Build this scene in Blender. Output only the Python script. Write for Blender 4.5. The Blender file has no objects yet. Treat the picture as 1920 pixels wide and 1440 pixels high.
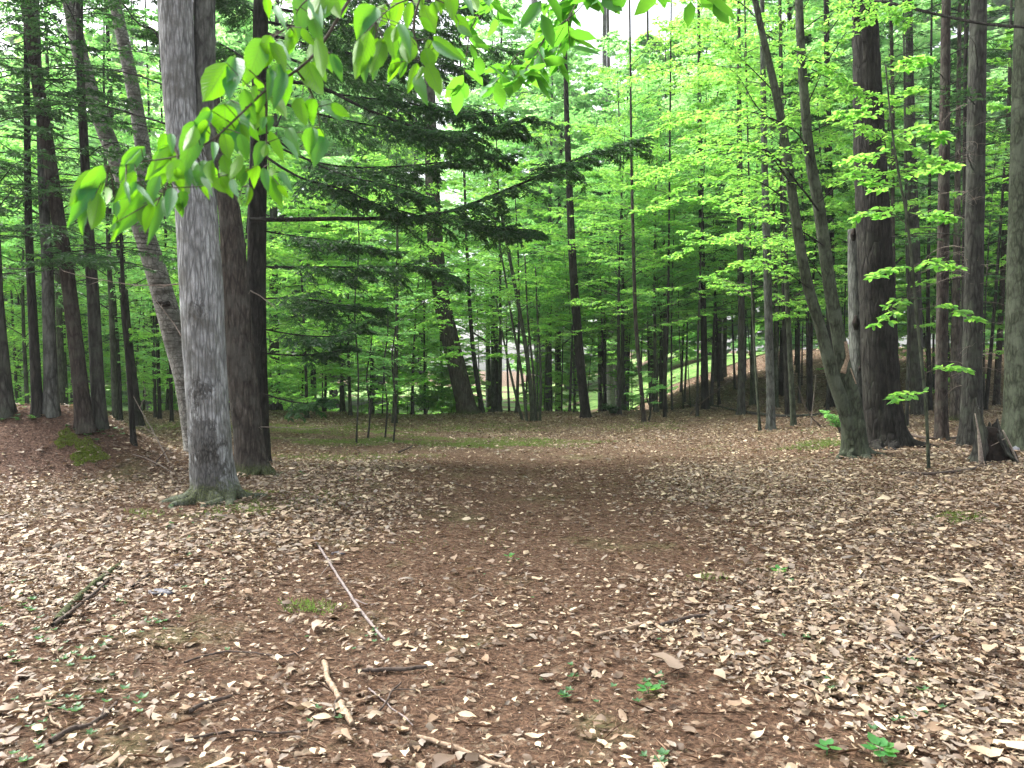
import bpy, math, random
import numpy as np
from mathutils import Vector

R = math.radians
scene = bpy.context.scene
col = scene.collection

# ---------------------------------------------------------------- camera
CAM_H = 1.55
F_PX = 1450.0            # focal length in photograph pixels (1920 wide)
PITCH = -0.99            # degrees, slightly downwards
cam_d = bpy.data.cameras.new("camera")
cam = bpy.data.objects.new("camera", cam_d)
col.objects.link(cam)
cam.location = (0, 0, CAM_H)
cam.rotation_euler = (R(90 + PITCH), 0, 0)
cam_d.sensor_width = 36.0
cam_d.lens = 36.0 * F_PX / 1920.0
cam_d.clip_start = 0.05
cam_d.clip_end = 2000
cam_d.dof.use_dof = True
cam_d.dof.focus_distance = 12.0
cam_d.dof.aperture_fstop = 9.0
scene.camera = cam

# ---------------------------------------------------------------- world, sun, exposure
SUN_EL, SUN_AZ = 52.0, 295.0        # azimuth measured clockwise from +Y
world = bpy.data.worlds.new("World")
scene.world = world
world.use_nodes = True
wn, wl = world.node_tree.nodes, world.node_tree.links
bg = wn["Background"]
sky = wn.new("ShaderNodeTexSky")
sky.sky_type = 'NISHITA'
sky.sun_disc = False
sky.sun_elevation = R(SUN_EL)
sky.sun_rotation = R(SUN_AZ)
sky.air_density = 1.0
sky.dust_density = 5.0
sky.ozone_density = 1.0
hs = wn.new("ShaderNodeHueSaturation")
hs.inputs['Saturation'].default_value = 0.30
wl.new(sky.outputs[0], hs.inputs['Color'])
wl.new(hs.outputs[0], bg.inputs['Color'])
bg.inputs['Strength'].default_value = 0.15

sun_d = bpy.data.lights.new("sun", 'SUN')
sun_d.energy = 2.8
sun_d.angle = R(30)
sun_d.color = (1.0, 0.98, 0.95)
sun = bpy.data.objects.new("sun", sun_d)
col.objects.link(sun)
sdir = Vector((math.sin(R(SUN_AZ)) * math.cos(R(SUN_EL)), math.cos(R(SUN_AZ)) * math.cos(R(SUN_EL)), math.sin(R(SUN_EL))))
sun.rotation_euler = sdir.to_track_quat('Z', 'Y').to_euler()

vs = scene.view_settings
vs.view_transform = 'Standard'
vs.look = 'None'
vs.exposure = 1.98
vs.gamma = 1.0
vs.use_curve_mapping = False
cy = scene.cycles
cy.max_bounces = 10
cy.diffuse_bounces = 8
cy.glossy_bounces = 2
cy.transmission_bounces = 6
cy.transparent_max_bounces = 8
cy.use_denoising = True
cy.use_adaptive_sampling = True

# ---------------------------------------------------------------- pixel helpers (photograph pixels -> world)
_p = R(PITCH)
_fw = np.array([0, math.cos(_p), math.sin(_p)])
_up = np.array([0, -math.sin(_p), math.cos(_p)])
_rt = np.array([1.0, 0, 0])
_C = np.array([0, 0, CAM_H])

def pray(px, py):
    return _fw + _rt * ((px - 960) / F_PX) + _up * ((720 - py) / F_PX)

def W(px, py, d):
    r = pray(px, py)
    return _C + r * (d / r[1])

# ---------------------------------------------------------------- terrain
def sines(seed, n, fmin, fmax):
    rs = np.random.RandomState(seed)
    f = np.exp(rs.uniform(math.log(fmin), math.log(fmax), n))
    a = rs.uniform(0, 2 * math.pi, n)
    return f * np.cos(a), f * np.sin(a), rs.uniform(0, 2 * math.pi, n), f

_S1 = sines(1, 10, 0.15, 0.6)
_S2 = sines(2, 26, 0.8, 4.5)
_S3 = sines(3, 24, 0.5, 3.0)
_S4 = sines(4, 24, 1.5, 7.0)

def snoise(S, x, y):
    o = 0
    for kx, ky, ph, f in zip(*S):
        o = o + np.sin(kx * x + ky * y + ph)
    return o / math.sqrt(len(S[0]) / 2.0)      # about unit variance

def sstep(a, b, x):
    t = np.clip((x - a) / (b - a), 0, 1)
    return t * t * (3 - 2 * t)

def gz(x, y):
    x = np.asarray(x, float); y = np.asarray(y, float)
    z = 0.035 * snoise(_S1, x, y) + 0.012 * snoise(_S2, x, y)
    z = z * sstep(-2, 4, y)
    # low bank on the right of the track
    bx = 2.6 + 0.12 * y
    z = z + 0.26 * sstep(bx - 0.6, bx + 3.2, x) * sstep(3.5, 9, y)
    # shallow track
    tx = trail_x(y)
    z = z - 0.07 * np.exp(-((x - tx) / 1.6) ** 2) * sstep(30, 18, y)
    # mound on the left
    z = z + 0.85 * np.exp(-(((x + 7.2) / 1.8) ** 2 + ((y - 11.6) / 1.05) ** 2) ** 1.5)
    z = z + 0.15 * sstep(-3.0, -8.0, x) * sstep(7, 12, y)
    # the ground falls away beyond the crest, left and centre
    w = sstep(10.0, 4.0, x)
    z = z - 1.9 * sstep(27, 40, y) * w
    # leaf covered slope on the right, far back
    z = z + 2.6 * sstep(5, 17, x - 0.05 * (y - 30)) * sstep(27, 48, y) + 0.10 * snoise(_S3, x * 0.5, y * 0.5) * sstep(28, 36, y)
    z = z + 3.0 * sstep(75, 190, np.hypot(x, y))
    return z

def trail_x(y):
    return -0.25 + 0.9 * sstep(6, 13, y) + 1.3 * sstep(12, 20, y)

def hit(px, py):
    r = pray(px, py)
    ys = np.linspace(1.0, 120, 6000)
    P = _C[None, :] + r[None, :] * (ys / r[1])[:, None]
    below = P[:, 2] < gz(P[:, 0], P[:, 1])
    if not below.any():
        return None
    i = int(np.argmax(below))
    q = P[i]
    return np.array([q[0], q[1], float(gz(q[0], q[1]))])

# ---------------------------------------------------------------- mesh helpers
class Geo:
    def __init__(s):
        s.V = []; s.F = []; s.n = 0
    def add(s, V, F):
        V = np.asarray(V, np.float32); F = np.asarray(F, np.int64)
        s.V.append(V); s.F.append(F + s.n); s.n += len(V)
    def empty(s):
        return s.n == 0

def make_mesh(name, geo, mat, smooth=True, uv=None):
    V = np.concatenate(geo.V) if geo.V else np.zeros((0, 3), np.float32)
    me = bpy.data.meshes.new(name)
    nl = sum(f.size for f in geo.F); nf = sum(len(f) for f in geo.F)
    me.vertices.add(len(V)); me.loops.add(nl); me.polygons.add(nf)
    me.vertices.foreach_set("co", V.astype(np.float32).ravel())
    me.loops.foreach_set("vertex_index", np.concatenate([f.ravel() for f in geo.F]).astype(np.int32))
    sz = np.concatenate([np.full(len(f), f.shape[1], np.int32) for f in geo.F])
    st = np.concatenate([[0], np.cumsum(sz)[:-1]]).astype(np.int32)
    me.polygons.foreach_set("loop_start", st)
    me.polygons.foreach_set("loop_total", sz)
    me.polygons.foreach_set("use_smooth", np.full(nf, smooth, bool))
    me.update(calc_edges=True)
    if uv is not None:
        l = me.uv_layers.new(name="UVMap")
        idx = np.concatenate([f.ravel() for f in geo.F])
        l.data.foreach_set("uv", np.asarray(uv, np.float32)[idx].ravel())
    me.materials.append(mat)
    return me

def link(name, me, parent=None, loc=(0, 0, 0)):
    o = bpy.data.objects.new(name, me)
    col.objects.link(o)
    o.location = loc
    if parent is not None:
        o.parent = parent
    return o

def empty(name, loc, label, cat, group=None, kind=None, rz=0.0, sc=1.0):
    o = bpy.data.objects.new(name, None)
    o.empty_display_size = 0.1
    col.objects.link(o)
    o.location = loc
    o.rotation_euler = (0, 0, rz)
    o.scale = (sc, sc, sc)
    tag(o, label, cat, group, kind)
    return o

def tag(o, label=None, cat=None, group=None, kind=None):
    if label: o["label"] = label
    if cat: o["category"] = cat
    if group: o["group"] = group
    if kind: o["kind"] = kind
    return o

def norm(v):
    return v / (np.linalg.norm(v, axis=-1, keepdims=True) + 1e-9)

def resample(P, Rr, n):
    P = np.asarray(P, float); Rr = np.asarray(Rr, float)
    # Catmull-Rom through the points
    k = len(P)
    if k == 2:
        t = np.linspace(0, 1, n)[:, None]
        return P[0] + (P[1] - P[0]) * t, Rr[0] + (Rr[1] - Rr[0]) * t[:, 0]
    Q = np.vstack([2 * P[0] - P[1], P, 2 * P[-1] - P[-2]])
    seg = np.linalg.norm(np.diff(P, axis=0), axis=1)
    cum = np.concatenate([[0], np.cumsum(seg)])
    s = np.linspace(0, cum[-1], n)
    out = np.zeros((n, 3)); rr = np.interp(s, cum, Rr)
    j = np.clip(np.searchsorted(cum, s, side='right') - 1, 0, k - 2)
    t = ((s - cum[j]) / np.maximum(seg[j], 1e-9))[:, None]
    p0, p1, p2, p3 = Q[j], Q[j + 1], Q[j + 2], Q[j + 3]
    out = 0.5 * ((2 * p1) + (-p0 + p2) * t + (2 * p0 - 5 * p1 + 4 * p2 - p3) * t ** 2 + (-p0 + 3 * p1 - 3 * p2 + p3) * t ** 3)
    return out, rr

def tube(P, Rr, m=8, disp=None, cap=True):
    """P (n,3), Rr (n,), optional disp(theta, s) -> radius factor array (n,m)"""
    P = np.asarray(P, float); n = len(P)
    T = norm(np.gradient(P, axis=0))
    up = np.array([0.0, 0, 1.0])
    if abs(T[0] @ up) > 0.9:
        up = np.array([0.0, -1.0, 0.0])
    A = norm(np.cross(T, up)); B = np.cross(T, A)
    # keep frames continuous
    for i in range(1, n):
        a = A[i - 1] - T[i] * (A[i - 1] @ T[i])
        A[i] = a / (np.linalg.norm(a) + 1e-9); B[i] = np.cross(T[i], A[i])
    th = np.linspace(0, 2 * math.pi, m, endpoint=False)
    rad = np.asarray(Rr, float)[:, None] * np.ones((1, m))
    if disp is not None:
        rad = rad * disp(th[None, :], np.arange(n)[:, None], P, rad)
    V = P[:, None, :] + rad[:, :, None] * (np.cos(th)[None, :, None] * A[:, None, :] + np.sin(th)[None, :, None] * B[:, None, :])
    V = V.reshape(-1, 3)
    i = np.arange(n - 1)[:, None] * m; j = np.arange(m)[None, :]; j2 = (j + 1) % m
    F = np.stack([i + j, i + j2, i + m + j2, i + m + j], -1).reshape(-1, 4)
    if cap:
        c = len(V); V = np.vstack([V, P[-1][None]])
        k = (n - 1) * m
        Ft = np.stack([k + np.arange(m), k + (np.arange(m) + 1) % m, np.full(m, c), np.full(m, c)], -1)
        return V, F, Ft[:, :3]
    return V, F, None

def add_tube(g, P, Rr, m=8, disp=None, cap=True):
    V, F, Ft = tube(P, Rr, m, disp, cap)
    b = g.n
    g.add(V, F)
    if Ft is not None:
        g.F.append(np.asarray(Ft) + b)

def prisms(g, P0, P1, r0, r1):
    n = len(P0)
    if n == 0: return
    T = norm(P1 - P0)
    up = np.where(np.abs(T[:, 2:3]) > 0.9, np.array([[1.0, 0, 0]]), np.array([[0, 0, 1.0]]))
    A = norm(np.cross(T, up)); B = np.cross(T, A)
    V = np.zeros((n, 6, 3))
    for k in range(3):
        a = 2 * math.pi * k / 3
        o = A * math.cos(a) + B * math.sin(a)
        V[:, k] = P0 + o * np.asarray(r0).reshape(-1, 1)
        V[:, 3 + k] = P1 + o * np.asarray(r1).reshape(-1, 1)
    b = np.arange(n)[:, None] * 6
    F = np.concatenate([b + np.array([[0, 1, 4, 3]]), b + np.array([[1, 2, 5, 4]]), b + np.array([[2, 0, 3, 5]])])
    g.add(V.reshape(-1, 3), F)

def leaf_quads(g, P, D, N, L, Wd, fold=0.25, mid=0.42):
    """folded diamond leaves: 2 triangles each"""
    n = len(P)
    if n == 0: return
    D = norm(D); S = norm(np.cross(D, N)); N = np.cross(S, D)
    L = np.asarray(L).reshape(-1, 1); Wd = np.asarray(Wd).reshape(-1, 1)
    V = np.zeros((n, 4, 3))
    V[:, 0] = P
    V[:, 1] = P + D * L * mid + S * Wd * 0.5 + N * Wd * fold
    V[:, 2] = P + D * L - N * L * 0.10
    V[:, 3] = P + D * L * mid - S * Wd * 0.5 + N * Wd * fold
    b = np.arange(n)[:, None] * 4
    F = np.concatenate([b + np.array([[0, 1, 2]]), b + np.array([[0, 2, 3]])])
    g.add(V.reshape(-1, 3), F)

def leaf_hex(g, P, D, N, L, Wd, fold, curl, jit=0.0):
    """seven point leaf with a midrib: 6 triangles each"""
    n = len(P)
    if n == 0: return
    D = norm(D); S = norm(np.cross(D, N)); N = np.cross(S, D)
    L = np.asarray(L).reshape(-1, 1); Wd = np.asarray(Wd).reshape(-1, 1)
    fold = np.asarray(fold).reshape(-1, 1); curl = np.asarray(curl).reshape(-1, 1)
    V = np.zeros((n, 7, 3))
    V[:, 0] = P
    V[:, 1] = P + D * L * 0.5 + N * curl * L * 0.5
    V[:, 2] = P + D * L
    for k, (a, w) in enumerate(((0.27, 0.46), (0.68, 0.40))):
        V[:, 3 + k] = P + D * L * a + S * Wd * w + N * (Wd * fold + curl * L * 0.4)
        V[:, 5 + k] = P + D * L * a - S * Wd * w + N * (Wd * fold + curl * L * 0.4)
    if jit: V[:, 1:] += (np.random.RandomState(5).normal(0, 1, (n, 6, 3)) * (np.minimum(L, 0.12) * jit)[:, None, :])
    b = np.arange(n)[:, None] * 7
    F = np.concatenate([b + np.array([[x]]) [0] for x in ([0, 3, 1], [3, 4, 1], [4, 2, 1], [0, 1, 5], [5, 1, 6], [6, 1, 2])])
    g.add(V.reshape(-1, 3), F)

def leaf_rich(g, P, D, N, L, Wd, cup, curl, rs):
    """outlined leaf: 5 midrib points and 4 points on each side, cupped and curled"""
    n = len(P)
    D = norm(D); S = norm(np.cross(D, N)); N = np.cross(S, D)
    L = L.reshape(-1, 1); Wd = Wd.reshape(-1, 1); cup = cup.reshape(-1, 1); curl = curl.reshape(-1, 1)
    V = np.zeros((n, 13, 3))
    bend = lambda t: N * (curl * L * (1 - (2 * t - 1) ** 2))
    tw_ = rs.normal(0, 0.25, (n, 1))
    for k, t in enumerate((0, 0.25, 0.5, 0.75, 1.0)):
        V[:, k] = P + D * L * t + bend(t) + S * (rs.normal(0, 0.03, (n, 1)) * L)
    for sd, o in ((1, 5), (-1, 9)):
        for k, (t, w) in enumerate(((0.14, 0.24), (0.38, 0.50), (0.64, 0.42), (0.85, 0.16))):
            jw = 1 + rs.normal(0, 0.24, (n, 1)); jt = rs.normal(0, 0.035, (n, 1))
            V[:, o + k] = P + D * L * (t + jt) + S * (sd * Wd * w * jw) + bend(t) + N * (Wd * (cup * w * 2 + sd * tw_ * (t - 0.5) + rs.normal(0, 0.07, (n, 1))))
    T = []
    for o in (5, 9):
        q = [[0, o, 1], [o, o + 1, 1], [1, o + 1, 2], [o + 1, o + 2, 2], [2, o + 2, 3], [o + 2, o + 3, 3], [3, o + 3, 4]]
        T += q if o == 5 else [[a, c, b] for a, b, c in q]
    b = np.arange(n)[:, None] * 13
    g.add(V.reshape(-1, 3), np.concatenate([b + np.array([t]) for t in T]))

# ---------------------------------------------------------------- materials
def new_mat(name):
    m = bpy.data.materials.new(name)
    m.use_nodes = True
    nt = m.node_tree
    for n in list(nt.nodes): nt.nodes.remove(n)
    out = nt.nodes.new("ShaderNodeOutputMaterial")
    return m, nt, out

def ramp(nt, cols, interp='LINEAR'):
    r = nt.nodes.new("ShaderNodeValToRGB")
    r.color_ramp.interpolation = interp
    el = r.color_ramp.elements
    while len(el) < len(cols): el.new(0.5)
    for e, (p, c) in zip(el, cols):
        e.position = p; e.color = (*c, 1)
    return r

def mix(nt, fac, a, b, mode='MIX'):
    m = nt.nodes.new("ShaderNodeMix"); m.data_type = 'RGBA'; m.blend_type = mode
    if hasattr(fac, 'is_output'): nt.links.new(fac, m.inputs[0])
    else: m.inputs[0].default_value = fac
    for i, s in ((6, a), (7, b)):
        if hasattr(s, 'is_output'): nt.links.new(s, m.inputs[i])
        else: m.inputs[i].default_value = (*s, 1)
    return m.outputs[2]

def tex(nt, kind, scale, vec, **kw):
    t = nt.nodes.new("ShaderNodeTex" + kind)
    t.inputs['Scale'].default_value = scale
    for k, v in kw.items():
        if k in t.inputs: t.inputs[k].default_value = v
        else: setattr(t, k, v)
    nt.links.new(vec, t.inputs['Vector'])
    return t

def coord(nt, scale=(1, 1, 1), out='Object'):
    c = nt.nodes.new("ShaderNodeTexCoord")
    mp = nt.nodes.new("ShaderNodeMapping")
    mp.inputs['Scale'].default_value = scale
    nt.links.new(c.outputs[out], mp.inputs['Vector'])
    return mp.outputs[0]

def bark(name, dark, mid, light, stretch=0.12, scale=30, bump=0.6, patch=None, patch_amt=0.5, moss_h=0.0, bands=False, dist=0.01, scars=None):
    m, nt, out = new_mat(name)
    L = nt.links
    v = coord(nt, (1, 1, stretch)); vo = coord(nt)
    n1 = tex(nt, 'Noise', scale, v, Detail=12, Roughness=0.75)
    n2 = tex(nt, 'Voronoi', scale * 0.75, v, feature='DISTANCE_TO_EDGE')
    n3 = tex(nt, 'Noise', 3.2, vo, Detail=5, Roughness=0.6)
    r1 = ramp(nt, [(0.30, dark), (0.52, mid), (0.72, light)])
    L.new(n1.outputs[0], r1.inputs[0])
    rv = ramp(nt, [(0.0, (0.22, 0.22, 0.22)), (0.16, (1, 1, 1))])
    L.new(n2.outputs['Distance'], rv.inputs[0])
    c = mix(nt, 0.7, r1.outputs[0], rv.outputs[0], 'MULTIPLY')
    if patch:
        rp = ramp(nt, [(0.48, (0, 0, 0)), (0.62, (1, 1, 1))])
        L.new(n3.outputs[0], rp.inputs[0])
        pm = nt.nodes.new("ShaderNodeMath"); pm.operation = 'MULTIPLY'
        L.new(rp.outputs[0], pm.inputs[0]); pm.inputs[1].default_value = patch_amt
        c = mix(nt, pm.outputs[0], c, patch)
    if bands:
        vb = coord(nt, (0.25, 0.25, 3.0))
        nb = tex(nt, 'Noise', 9, vb, Detail=4, Roughness=0.7)
        rb = ramp(nt, [(0.40, (0.30, 0.26, 0.22)), (0.50, (1, 1, 1))])
        L.new(nb.outputs[0], rb.inputs[0])
        c = mix(nt, 0.75, c, rb.outputs[0], 'MULTIPLY')
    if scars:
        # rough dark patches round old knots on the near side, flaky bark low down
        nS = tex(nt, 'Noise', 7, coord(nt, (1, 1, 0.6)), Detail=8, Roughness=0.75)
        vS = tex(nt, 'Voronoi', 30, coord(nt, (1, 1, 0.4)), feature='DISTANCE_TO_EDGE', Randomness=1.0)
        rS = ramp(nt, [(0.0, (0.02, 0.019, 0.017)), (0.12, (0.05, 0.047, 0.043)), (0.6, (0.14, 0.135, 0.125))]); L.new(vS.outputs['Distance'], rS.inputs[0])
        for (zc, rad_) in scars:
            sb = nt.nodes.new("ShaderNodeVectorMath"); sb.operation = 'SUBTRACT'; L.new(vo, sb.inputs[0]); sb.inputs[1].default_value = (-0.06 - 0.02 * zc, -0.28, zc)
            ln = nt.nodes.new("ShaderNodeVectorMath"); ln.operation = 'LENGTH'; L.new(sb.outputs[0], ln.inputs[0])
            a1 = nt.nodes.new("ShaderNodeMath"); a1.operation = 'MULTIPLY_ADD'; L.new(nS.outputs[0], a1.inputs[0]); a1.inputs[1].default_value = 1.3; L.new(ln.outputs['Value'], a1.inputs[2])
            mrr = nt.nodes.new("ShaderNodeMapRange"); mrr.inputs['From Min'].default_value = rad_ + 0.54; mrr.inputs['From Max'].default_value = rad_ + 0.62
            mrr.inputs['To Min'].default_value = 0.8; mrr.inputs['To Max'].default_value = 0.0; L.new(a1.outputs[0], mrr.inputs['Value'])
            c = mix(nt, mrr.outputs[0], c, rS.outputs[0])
    if moss_h > 0:
        sp = nt.nodes.new("ShaderNodeSeparateXYZ"); L.new(vo, sp.inputs[0])
        mr = nt.nodes.new("ShaderNodeMapRange")
        mr.inputs['From Min'].default_value = 0.0; mr.inputs['From Max'].default_value = moss_h
        mr.inputs['To Min'].default_value = 0.95; mr.inputs['To Max'].default_value = 0.0
        L.new(sp.outputs[2], mr.inputs['Value'])
        n4 = tex(nt, 'Noise', 14, vo, Detail=6, Roughness=0.7)
        mm = nt.nodes.new("ShaderNodeMath"); mm.operation = 'SUBTRACT'
        L.new(mr.outputs[0], mm.inputs[0]); 
        L.new(n4.outputs[0], mm.inputs[1])
        m2 = nt.nodes.new("ShaderNodeMath"); m2.operation = 'MULTIPLY'; m2.use_clamp = True
        L.new(mm.outputs[0], m2.inputs[0]); m2.inputs[1].default_value = 5.0
        m3 = nt.nodes.new("ShaderNodeMath"); m3.operation = 'MULTIPLY'
        L.new(m2.outputs[0], m3.inputs[0]); m3.inputs[1].default_value = 0.75
        n5 = tex(nt, 'Noise', 60, vo, Detail=3)
        rm = ramp(nt, [(0.35, (0.022, 0.028, 0.012)), (0.65, (0.09, 0.11, 0.035))])
        L.new(n5.outputs[0], rm.inputs[0])
        c = mix(nt, m3.outputs[0], c, rm.outputs[0])
    b = nt.nodes.new("ShaderNodeBsdfPrincipled")
    b.inputs['Roughness'].default_value = 0.9
    b.inputs['Specular IOR Level'].default_value = 0.15
    L.new(c, b.inputs['Base Color'])
    ad = nt.nodes.new("ShaderNodeMath"); ad.operation = 'MULTIPLY'
    L.new(n1.outputs[0], ad.inputs[0])
    L.new(rv.outputs[0], ad.inputs[1])
    bp = nt.nodes.new("ShaderNodeBump"); bp.inputs['Strength'].default_value = bump; bp.inputs['Distance'].default_value = dist
    L.new(ad.outputs[0], bp.inputs['Height']); L.new(bp.outputs[0], b.inputs['Normal'])
    L.new(b.outputs[0], out.inputs[0])
    return m

def leaf_mat(name, refl, trans, tw=0.5, rough=0.45, spec=0.25, var=0.35, veins=False, clump=0.35, under=None):
    """refl / trans: lists of colours picked per leaf"""
    m, nt, out = new_mat(name)
    L = nt.links
    g = nt.nodes.new("ShaderNodeNewGeometry")
    n = len(refl)
    ra = ramp(nt, [(i / max(1, n - 1), c) for i, c in enumerate(refl)])
    rb = ramp(nt, [(i / max(1, n - 1), c) for i, c in enumerate(trans)])
    # per leaf chance mixed with a soft clump pattern: some boughs are yellower than others
    vo = coord(nt)
    nz = tex(nt, 'Noise', 0.9, vo, Detail=2)
    mx = nt.nodes.new("ShaderNodeMix"); mx.data_type = 'FLOAT'; mx.inputs[0].default_value = clump
    L.new(g.outputs['Random Per Island'], mx.inputs[2]); L.new(nz.outputs[0], mx.inputs[3])
    L.new(mx.outputs[0], ra.inputs[0]); L.new(mx.outputs[0], rb.inputs[0])
    ca, cb = ra.outputs[0], rb.outputs[0]
    if under: ca = mix(nt, g.outputs['Backfacing'], ca, under)
    p = nt.nodes.new("ShaderNodeBsdfPrincipled")
    p.inputs['Roughness'].default_value = rough
    p.inputs['Specular IOR Level'].default_value = spec
    t = nt.nodes.new("ShaderNodeBsdfTranslucent")
    if veins:
        uvn = nt.nodes.new("ShaderNodeTexCoord")
        sp = nt.nodes.new("ShaderNodeSeparateXYZ"); L.new(uvn.outputs['UV'], sp.inputs[0])
        ab = nt.nodes.new("ShaderNodeMath"); ab.operation = 'ABSOLUTE'; L.new(sp.outputs[0], ab.inputs[0])
        sc_ = nt.nodes.new("ShaderNodeMath"); sc_.operation = 'MULTIPLY_ADD'
        L.new(ab.outputs[0], sc_.inputs[0]); sc_.inputs[1].default_value = -0.22; L.new(sp.outputs[1], sc_.inputs[2])
        fr = nt.nodes.new("ShaderNodeMath"); fr.operation = 'MULTIPLY'; L.new(sc_.outputs[0], fr.inputs[0]); fr.inputs[1].default_value = 11.0
        f2 = nt.nodes.new("ShaderNodeMath"); f2.operation = 'PINGPONG'; L.new(fr.outputs[0], f2.inputs[0]); f2.inputs[1].default_value = 0.5
        r3 = ramp(nt, [(0.0, (0, 0, 0)), (0.16, (1, 1, 1))]); L.new(f2.outputs[0], r3.inputs[0])
        r4 = ramp(nt, [(0.02, (0, 0, 0)), (0.09, (1, 1, 1))]); L.new(ab.outputs[0], r4.inputs[0])
        mu = nt.nodes.new("ShaderNodeMath"); mu.operation = 'MINIMUM'; L.new(r3.outputs[0], mu.inputs[0]); L.new(r4.outputs[0], mu.inputs[1])
        iv = nt.nodes.new("ShaderNodeMath"); iv.operation = 'SUBTRACT'; iv.inputs[0].default_value = 1.0; L.new(mu.outputs[0], iv.inputs[1])
        m35 = nt.nodes.new("ShaderNodeMath"); m35.operation = 'MULTIPLY'; L.new(iv.outputs[0], m35.inputs[0]); m35.inputs[1].default_value = 0.6
        ca = mix(nt, m35.outputs[0], ca, (0.12, 0.28, 0.06))
        cb = mix(nt, m35.outputs[0], cb, (0.10, 0.22, 0.02))
        nv = tex(nt, 'Noise', 6, uvn.outputs['UV'], Detail=4)
        bp = nt.nodes.new("ShaderNodeBump"); bp.inputs['Strength'].default_value = 0.35; bp.inputs['Distance'].default_value = 0.002
        ad = nt.nodes.new("ShaderNodeMath"); ad.operation = 'ADD'; L.new(mu.outputs[0], ad.inputs[0]); L.new(nv.outputs[0], ad.inputs[1])
        L.new(ad.outputs[0], bp.inputs['Height']); L.new(bp.outputs[0], p.inputs['Normal'])
    L.new(ca, p.inputs['Base Color']); L.new(cb, t.inputs['Color'])
    ms = nt.nodes.new("ShaderNodeMixShader"); ms.inputs[0].default_value = tw
    L.new(p.outputs[0], ms.inputs[1]); L.new(t.outputs[0], ms.inputs[2])
    L.new(ms.outputs[0], out.inputs[0])
    return m

def flat_mat(name, cols, rough=0.9, scale=8, bump=0.3):
    m, nt, out = new_mat(name)
    v = coord(nt)
    n = tex(nt, 'Noise', scale, v, Detail=6, Roughness=0.65)
    r = ramp(nt, cols); nt.links.new(n.outputs[0], r.inputs[0])
    b = nt.nodes.new("ShaderNodeBsdfPrincipled"); b.inputs['Roughness'].default_value = rough
    b.inputs['Specular IOR Level'].default_value = 0.15
    nt.links.new(r.outputs[0], b.inputs['Base Color'])
    bp = nt.nodes.new("ShaderNodeBump"); bp.inputs['Strength'].default_value = bump; bp.inputs['Distance'].default_value = 0.02
    nt.links.new(n.outputs[0], bp.inputs['Height']); nt.links.new(bp.outputs[0], b.inputs['Normal'])
    nt.links.new(b.outputs[0], out.inputs[0])
    return m

M = {}
M['bark_grey'] = bark('bark_grey', (0.07, 0.072, 0.07), (0.28, 0.29, 0.29), (0.58, 0.60, 0.61), stretch=0.13, scale=30, bump=1.0,
                      patch=(0.10, 0.10, 0.09), patch_amt=0.75, moss_h=0.55, dist=0.018,
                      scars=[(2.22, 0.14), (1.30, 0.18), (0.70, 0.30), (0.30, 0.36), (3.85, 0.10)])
M['bark_brown'] = bark('bark_brown', (0.014, 0.012, 0.010), (0.060, 0.050, 0.041), (0.17, 0.15, 0.13), stretch=0.2, scale=20, bump=1.0,
                       patch=(0.11, 0.108, 0.095), patch_amt=0.4, moss_h=0.35, dist=0.03)
M['bark_dark'] = bark('bark_dark', (0.005, 0.005, 0.0045), (0.018, 0.016, 0.0135), (0.062, 0.058, 0.050), stretch=0.2, scale=18, bump=1.0,
                      patch=(0.045, 0.047, 0.037), patch_amt=0.35, dist=0.03)
M['bark_mid'] = bark('bark_mid', (0.013, 0.013, 0.011), (0.042, 0.041, 0.035), (0.11, 0.108, 0.095), stretch=0.2, scale=20, bump=1.0,
                     patch=(0.07, 0.08, 0.06), patch_amt=0.5, dist=0.02)
M['bark_green'] = bark('bark_green', (0.014, 0.017, 0.011), (0.042, 0.050, 0.031), (0.105, 0.118, 0.082), stretch=0.3, scale=20, bump=0.7,
                       patch=(0.085, 0.097, 0.07), patch_amt=0.6, dist=0.012)
M['bark_red'] = bark('bark_red', (0.013, 0.010, 0.008), (0.040, 0.031, 0.026), (0.10, 0.085, 0.072), stretch=0.25, scale=22, bump=1.0, patch=(0.075, 0.077, 0.06), patch_amt=0.45, dist=0.02)
M['bark_birch'] = bark('bark_birch', (0.10, 0.095, 0.08), (0.24, 0.235, 0.215), (0.38, 0.38, 0.36), stretch=0.9, scale=16, bump=0.5, bands=True,
                       patch=(0.10, 0.10, 0.085), patch_amt=0.7, dist=0.008)
M['bark_lichen'] = bark('bark_lichen', (0.025, 0.026, 0.023), (0.075, 0.078, 0.070), (0.19, 0.198, 0.185), stretch=0.25, scale=20, bump=0.9, patch=(0.13, 0.14, 0.12), patch_amt=0.5, dist=0.015)
M['twig'] = flat_mat('twig', [(0.3, (0.04, 0.032, 0.026)), (0.7, (0.12, 0.10, 0.085))], scale=20)
M['dead_wood'] = flat_mat('dead_wood', [(0.3, (0.10, 0.08, 0.065)), (0.7, (0.30, 0.25, 0.21))], scale=30)
M['stick_grey'] = flat_mat('stick_grey', [(0.3, (0.09, 0.075, 0.07)), (0.7, (0.28, 0.235, 0.22))], scale=40)
M['stick_dark'] = flat_mat('stick_dark', [(0.3, (0.03, 0.022, 0.018)), (0.7, (0.11, 0.085, 0.07))], scale=40)
M['stick_tan'] = flat_mat('stick_tan', [(0.3, (0.11, 0.075, 0.05)), (0.7, (0.36, 0.27, 0.19))], scale=40)
M['rotten'] = flat_mat('rotten', [(0.35, (0.006, 0.005, 0.004)), (0.75, (0.035, 0.025, 0.02))], scale=14, bump=0.8)  # near-black rot, also used for the painted shade inside the stump
M['stone'] = flat_mat('stone', [(0.3, (0.07, 0.07, 0.078)), (0.7, (0.19, 0.19, 0.21))], scale=18)
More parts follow.
